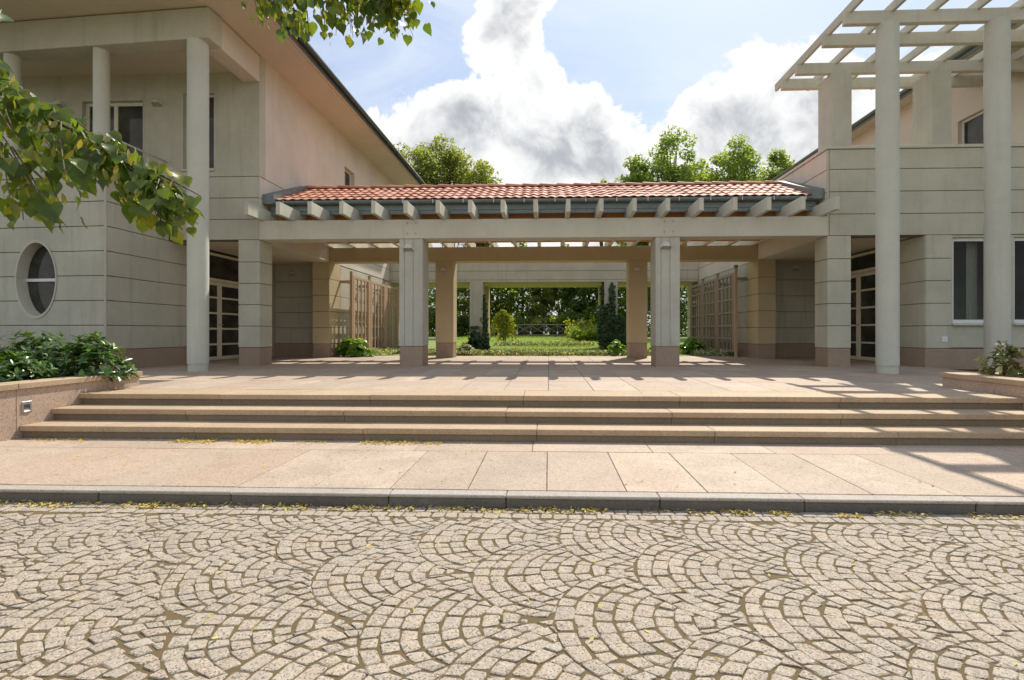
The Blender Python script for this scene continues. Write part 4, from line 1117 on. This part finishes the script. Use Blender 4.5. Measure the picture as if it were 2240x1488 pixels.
shrub('courtyard_bush', -3.4, 22.3, .45, .7, .35, .5, 'dark low bush around the foot of the left garden column', M['ivy'], n=90, leaf=.13, kind='round', group=gr, rosette=7)

def cover_strip(name, x0, x1, y0, y1, h, n, label, m, leaf=.07):
    P = np.column_stack([rng.uniform(x0, x1, n), rng.uniform(y0, y1, n), np.zeros(n)])
    bumpy = .55 + .45 * np.sin(P[:, 0] * 7.3 + np.sin(P[:, 0] * 2.9) * 2) * np.sin(P[:, 1] * 9)
    P[:, 2] = np.array([lz(v) for v in P[:, 1]]) + rng.uniform(0, 1, n) ** .7 * h * (.6 + .4 * bumpy)
    D = rdir(n); D[:, 2] = abs(D[:, 2]) + .25
    V, F = leaves(P, D, rdir(n) + np.array([0, 0, .8]), leaf * rng.uniform(.6, 1.3, n), 'round')
    return tag(ob(name, np_mesh(name, V, F, m)), label, 'ground cover', None, 'stuff')
cover_strip('ground_cover', -4.6, 4.2, 17.74, 18.25, .22, 5200, 'pale variegated ground cover edging the terrace', M['cover'])
cover_strip('ground_cover', -3.0, 2.5, 26.6, 27.6, .26, 2600, 'second pale band of ground cover across the lawn', M['cover'], .09)
cover_strip('ground_cover', -7.2, -5.9, 17.6, 22.4, .20, 3200, 'grey green ground cover under the left trellis', M['cover'])
cover_strip('ground_cover', 5.4, 6.7, 17.6, 22.4, .22, 3200, 'grey green ground cover under the right trellis', M['cover'])
# lawn grass
n = 26000
yy = 18.2 + 31 * rng.random(n) ** 1.7; xx = rng.uniform(-1, 1, n) * (4.8 + (yy - 18) * .12)
P = np.column_stack([xx, yy, np.array([lz(v) for v in yy]) - .01])
D = rdir(n) * .5; D[:, 2] = 1
V, F = leaves(P, D, rdir(n), rng.uniform(.06, .15, n) * (1 + (yy - 18) * .03), 'blade')
tag(ob('grass', np_mesh('grass', V, F, M['grass'])), 'bright green lawn grass seen between the columns', 'grass', None, 'stuff')
# ivy on the far columns
def ivy(x, y, pts, label, n):
    t = thing('ivy', (x, y, .5), label, 'ivy', 'ivy climbing the far columns')
    P = []
    for (px, pz, rx, rz, wgt, yo) in pts:
        k = int(n * wgt)
        a = np.clip(rng.normal(size=(k, 3)), -1.7, 1.7) * np.array([rx * .5, .10, rz * .5]); a[:, 1] = -abs(a[:, 1]) + yo
        P.append(a + np.array([px, y - .02, pz]))
    P = np.concatenate(P); P[:, 2] = np.clip(P[:, 2], .5, 3.62)
    D = rdir(len(P)); D[:, 2] -= .5
    V, F = leaves(P, D, rdir(len(P)) * .6 + np.array([0, -1, .4]), rng.uniform(.07, .14, len(P)), 'round')
    ob('foliage', np_mesh('foliage', V, F, M['ivy']), t)
    st = MB()
    for (px, pz, rx, rz, wgt, yo) in pts[:3]: st.tube([(px, y - .02, .45), (px + .05, y - .02, pz * .6), (px, y - .02, pz + rz * .5)], [.02, .015, .006], 5)
    st.build('stem', M['bark'], t)
ivy(2.84, 22.60, [(2.88, 1.2, .62, .95, .42, 0), (2.60, 1.65, .42, 1.0, .28, 0), (3.36, 1.05, .46, .9, .2, 0), (2.88, 2.75, .15, .75, .055, 0), (2.86, 3.3, .06, .3, .012, 0), (2.50, 2.5, .10, 1.5, .12, .25)], 'thick dark ivy covering the right garden column', 4600)
ivy(-3.33, 22.60, [(-2.98, 1.5, .14, 1.3, .5, .2), (-3.40, .95, .28, .7, .3, 0), (-3.0, .8, .3, .5, .3, .1), (-3.0, 2.5, .07, .6, .1, .25)], 'sparse ivy on the inner edge of the left garden column', 1300)
# weeping shrub and spreading juniper
t = thing('weeping_shrub', (-3.3, 36, .6), 'yellow green weeping shrub beside the left garden column', 'shrub')
mb = MB(); P = []; D = []
for k in range(46):
    a = rnd.uniform(0, 2 * math.pi); r_ = rnd.uniform(.1, .95) * (.7 + .4 * math.sin(a * 2 + 1))
    top = Vector((-3.3 + .25 * r_ * math.cos(a), 36 + .25 * r_ * math.sin(a), rnd.uniform(2.3, 3.1) - r_ * .3))
    end = Vector((-3.3 + r_ * math.cos(a), 36 + r_ * math.sin(a), rnd.uniform(.7, 1.6)))
    mid = top.lerp(end, .45) + Vector((math.cos(a) * .2, math.sin(a) * .2, .35))
    mb.tube([top, mid, end], [.012, .008, .004], 4)
    for q in range(60):
        s_ = rnd.random(); p = top.lerp(mid, s_ * 2) if s_ < .5 else mid.lerp(end, s_ * 2 - 1)
        P.append(p + Vector((rnd.gauss(0, .05), rnd.gauss(0, .05), 0))); D.append((rnd.gauss(0, .4), rnd.gauss(0, .4), -1))
mb.tube([(-3.3, 36, .5), (-3.28, 36, 2.0), (-3.3, 36, 3.0)], [.06, .05, .03], 7); mb.build('stems', M['bark'], t)
V, F = leaves(np.array(P), np.array(D), rdir(len(P)), rng.uniform(.10, .2, len(P)), 'diamond'); ob('foliage', np_mesh('foliage', V, F, M['willow']), t)
def spreading(x, y, z, m, label, n, L, up):
    t = thing('juniper', (x, y, z), label, 'shrub', 'junipers beside the footbridge'); P = []; D = []; mb = MB()
    for k in range(n):
        a = rnd.uniform(0, 2 * math.pi); e = Vector((math.cos(a) * rnd.uniform(.5, 1) * L, math.sin(a) * rnd.uniform(.4, .8) * L, rnd.uniform(.15, 1.0) * up))
        c = Vector((x, y, z)); mb.tube([c, c + e * .6 + Vector((0, 0, .12)), c + e], [.03, .018, .006], 4)
        for q in range(70):
            s_ = rnd.uniform(.2, 1.05); P.append(c + e * s_ + Vector((rnd.gauss(0, .12), rnd.gauss(0, .12), rnd.gauss(0, .07)))); D.append(e.normalized() + Vector((rnd.gauss(0, .4), rnd.gauss(0, .4), rnd.gauss(0, .3))))
    mb.build('stems', M['bark'], t)
    V, F = leaves(np.array(P), np.array(D), rdir(len(P)) + np.array([0, 0, .6]), rng.uniform(.12, .24, len(P)), 'diamond'); ob('foliage', np_mesh('foliage', V, F, m), t)
spreading(2.9, 36, .62, M['mid_tree'], 'dark spreading juniper at the right end of the footbridge', 34, 1.6, 1.0)
spreading(2.6, 39, .65, M['willow'], 'yellow tipped juniper behind the dark one by the bridge', 26, 1.6, 1.6)

# ------------------------------------------------------------------ linden tree: trunk stands outside the picture, two boughs hang in
LT = thing('linden_tree', (-4.6, 1.4, -.13), 'linden tree whose leafy boughs hang into the upper left', 'tree')
MB().tube([(-4.6, 1.4, -.15), (-4.55, 1.45, 1.2), (-4.5, 1.55, 2.6), (-4.4, 1.7, 4.2), (-4.3, 1.9, 6.0)], [.22, .17, .15, .12, .07], 12).build('trunk', M['bark'], LT, True)
MB().tube([(-4.5, 1.55, 2.6), (-3.6, 2.0, 2.75), (-2.7, 2.3, 2.48), (-2.25, 2.32, 2.25), (-1.85, 2.3, 2.05), (-1.66, 2.3, 1.95)], [.05, .03, .012, .007, .004, .002], 7).build('limb', M['bark'], LT, True)
MB().tube([(-4.4, 1.7, 4.2), (-3.6, 2.8, 4.9), (-2.7, 3.8, 4.75), (-2.0, 4.0, 4.35), (-1.3, 4.0, 4.25), (-.95, 4.0, 4.1)], [.06, .04, .025, .016, .010, .004], 7).build('limb', M['bark'], LT, True)
def linden_leaf(fold, curl, seed):
    r_ = random.Random(seed); out = []
    prof = [(.0, .06), (.16, -.06), (.36, .02), (.50, .20), (.53, .38), (.46, .58), (.31, .76), (.14, .92), (0, 1.12)]
    fine_ = []
    for i in range(len(prof) - 1):
        a, b = prof[i], prof[i + 1]
        fine_.append(a)
        if 1 <= i < 7: fine_.append(((a[0] + b[0]) / 2 + .022, (a[1] + b[1]) / 2 - .012))
    fine_.append(prof[-1])
    rt = [(x_, y_) for x_, y_ in fine_]; k = len(rt)
    hz = lambda x_, y_: abs(x_) * fold - curl * (y_ - .3) ** 2 + .02 * math.sin(9 * y_ + seed) * abs(x_) * 3
    v = [(x_, y_, hz(x_, y_)) for x_, y_ in rt] + [(-x_, y_, hz(x_, y_)) for x_, y_ in rt[1:-1]] + [(0, .35, hz(0, .35)), (0, .7, hz(0, .7))]
    mid1 = len(v) - 2; mid2 = len(v) - 1
    R_ = list(range(k)); L_ = [0] + list(range(k, 2 * k - 2)) + [k - 1]
    f = []
    for side, rev in ((R_, False), (L_, True)):
        for i in range(len(side) - 1):
            a, b = side[i], side[i + 1]; c = mid1 if v[a][1] < .5 else mid2
            tri = (a, b, c); f.append(tri[::-1] if rev else tri)
        # seam between the two fan centres
        j = [q for q in range(len(side) - 1) if v[side[q]][1] < .5][-1] + 1
        tri = (side[j], mid2, mid1); f.append(tri[::-1] if rev else tri)
    mb = MB(); mb.v = v; mb.f = f
    # thin stalk
    mb.add([(-.012, .08, 0), (.012, .08, 0), (.01, -.35, .06), (-.01, -.35, .06)], [(0, 1, 2, 3)])
    return mb
lgeo = [linden_leaf(.30, .18, 1), linden_leaf(.12, .35, 2), linden_leaf(.45, .10, 3), linden_leaf(.2, .5, 4)]
lmesh = [g_.mesh('leaf', M['linden'], True) for g_ in lgeo]
leafs = []
def spray(p0, p1, n, size, rad, hang=.8):
    p0 = Vector(p0); p1 = Vector(p1); mid = p0.lerp(p1, .5) + Vector((rnd.uniform(-.03, .03), rnd.uniform(-.05, .05), rnd.uniform(.0, .05)))
    MB().tube([p0, mid, p1], [.005, .0035, .0018], 5).build('twig', M['twig'], LT)
    for i in range(n):
        s_ = (i + rnd.random()) / n; p = p0.lerp(mid, s_ * 2) if s_ < .5 else mid.lerp(p1, s_ * 2 - 1)
        off = Vector((rnd.gauss(0, 1), rnd.gauss(0, 1.2), rnd.gauss(-.4, .8))) * rad
        dd = (off.normalized() * .5 + (p1 - p0).normalized() * .35 + Vector((0, 0, -hang)) + Vector((rnd.gauss(0, .35), rnd.gauss(0, .35), rnd.gauss(0, .2)))).normalized()
        up_ = Vector((rnd.gauss(0, .5), rnd.gauss(-.55, .5), rnd.gauss(.75, .4)))
        leafs.append((p + off, dd, up_, size * rnd.uniform(.45, 1.22)))
# left bough
lp = [Vector(q) for q in ((-2.95, 2.3, 2.62), (-2.7, 2.3, 2.50), (-2.25, 2.32, 2.28), (-1.93, 2.3, 2.08), (-1.76, 2.3, 1.95))]
def on(pl, s_):
    k = min(len(pl) - 2, int(s_ * (len(pl) - 1))); return pl[k].lerp(pl[k + 1], s_ * (len(pl) - 1) - k)
for i in range(30):
    s_ = .0 + .93 * i / 30; a = on(lp, s_); L = .74 * (1 - s_) ** 1.1 + .12
    b = a + Vector((L * rnd.uniform(.15, .55), rnd.uniform(-.2, .2), -L * rnd.uniform(.35, .95)))
    spray(a, b, 14 if s_ < .6 else 11, .066, .05)
spray(lp[-2], (-1.67, 2.28, 1.92), 9, .07, .02)
spray((-1.95, 2.3, 2.05), (-1.80, 2.26, 1.76), 10, .078, .015)
spray((-2.55, 2.3, 2.1), (-2.30, 2.28, 1.80), 8, .078, .015)
spray((-2.7, 2.3, 2.2), (-2.52, 2.28, 1.84), 14, .078, .04)
spray((-2.6, 2.3, 2.2), (-2.40, 2.28, 1.90), 12, .078, .04)
for i in range(10): a = on(lp, .03 + .09 * i); spray(a, a + Vector((.14, rnd.uniform(-.1, .1), .07 - .03 * i)), 9, .07, .03)
spray((-2.75, 2.3, 2.80), (-2.60, 2.28, 2.82), 4, .07, .02)
n_left = len(leafs)
# upper bough
tp = [Vector(q) for q in ((-2.42, 3.95, 4.45), (-2.0, 4.0, 4.33), (-1.45, 4.0, 4.25), (-1.12, 4.0, 4.15))]
for i in range(60):
    s_ = i / 60; a = on(tp, s_); L = .56 * (1 - .5 * s_)
    b = a + Vector((rnd.uniform(-.08, .14), rnd.uniform(-.25, .25), -L * rnd.uniform(.55, 1.12)))
    spray(a, b, 10, .076, .06, 1.1)
for i in range(9):
    x = -2.25 + .125 * i + rnd.uniform(-.04, .04); z = 3.78 - .10 * math.sin(math.pi * i / 8) + .012 * i
    spray((x, 4.0, z + .22), (x + .03, 3.98, z), 4, .085, .02, 1.3)
order = list(range(n_left)) + rnd.sample(range(n_left, len(leafs)), len(leafs) - n_left)
restl = MB()
def leaf_mat(p, dd, up_, s_):
    X_ = dd.cross(up_).normalized(); U_ = X_.cross(dd)
    return Matrix(((X_.x, dd.x, U_.x, p.x), (X_.y, dd.y, U_.y, p.y), (X_.z, dd.z, U_.z, p.z), (0, 0, 0, 1))) @ Matrix.Scale(s_, 4)
for k, i in enumerate(order):
    mt = leaf_mat(*leafs[i]); q = rnd.randrange(4)
    if k < 300:
        o = bpy.data.objects.new('leaf', lmesh[q]); col.objects.link(o); o.parent = LT; WL[o.name] = Vector()
        o.matrix_local = Matrix.Translation(-WL[LT.name]) @ mt
    else: restl.add([tuple(mt @ Vector(v_)) for v_ in lgeo[q].v], lgeo[q].f)
tag(restl.build('leaves', M['linden'], LT, True), kind='stuff')
# pale flower bracts among the leaves
sel = [leafs[i] for i in range(0, len(leafs), 3)]
P = np.array([tuple(q[0] + Vector((rnd.gauss(0, .03), rnd.gauss(0, .03) - .02, rnd.gauss(0, .03)))) for q in sel])
D = rdir(len(P)) * .5 + np.array([0, 0, -1]); V, F = leaves(P, D, rdir(len(P)), rng.uniform(.04, .065, len(P)), 'long')
tag(ob('bracts', np_mesh('bracts', V, F, M['bract']), LT), kind='stuff')

# ------------------------------------------------------------------ fallen bracts and dry leaves
P = []
def patch(x0, x1, y, sy, z, n):
    for _ in range(n): P.append((rnd.uniform(x0, x1), y + rnd.gauss(0, sy), z + rnd.uniform(.002, .018)))
for x0, x1, n in ((-6.2, -5.5, 130), (-4.45, -3.95, 380), (-3.75, -3.25, 340), (-2.95, -2.6, 50), (-2.2, -1.5, 380), (-1.45, -1.25, 90), (-1.05, -.9, 12), (-6.2, -1.2, 70)): patch(x0, x1, 5.72, .05, 0, n)
patch(-6, 0, 5.2, .45, 0, 130); patch(-6, 6, 7.6, .6, .45, 90); patch(-6, 3, 9, 1.2, .45, 90); patch(-6, 4.5, 4.7, .35, 0, 70)
for i in range(110):
    x = rnd.uniform(-5.2, .4) if rnd.random() < .8 else rnd.uniform(.4, 4); patch(x - .10, x + .10, 3.90 - rnd.random() ** 3 * .08, .018, -.102, int(2 + 38 * rnd.random() ** 2.2))
patch(-5, 4, 3.2, .7, -.108, 110); patch(-3, 3, 2.2, .5, -.108, 50)
P = np.array(P); D = rdir(len(P)); D[:, 2] *= .25
V, F = leaves(P, D, rdir(len(P)) * .5 + np.array([0, 0, 1]), rng.uniform(.015, .042, len(P)), 'long')
tag(ob('leaf_litter', np_mesh('leaf_litter', V, F, M['litter'])), 'yellow fallen linden bracts along the steps and kerb', 'litter', None, 'stuff')
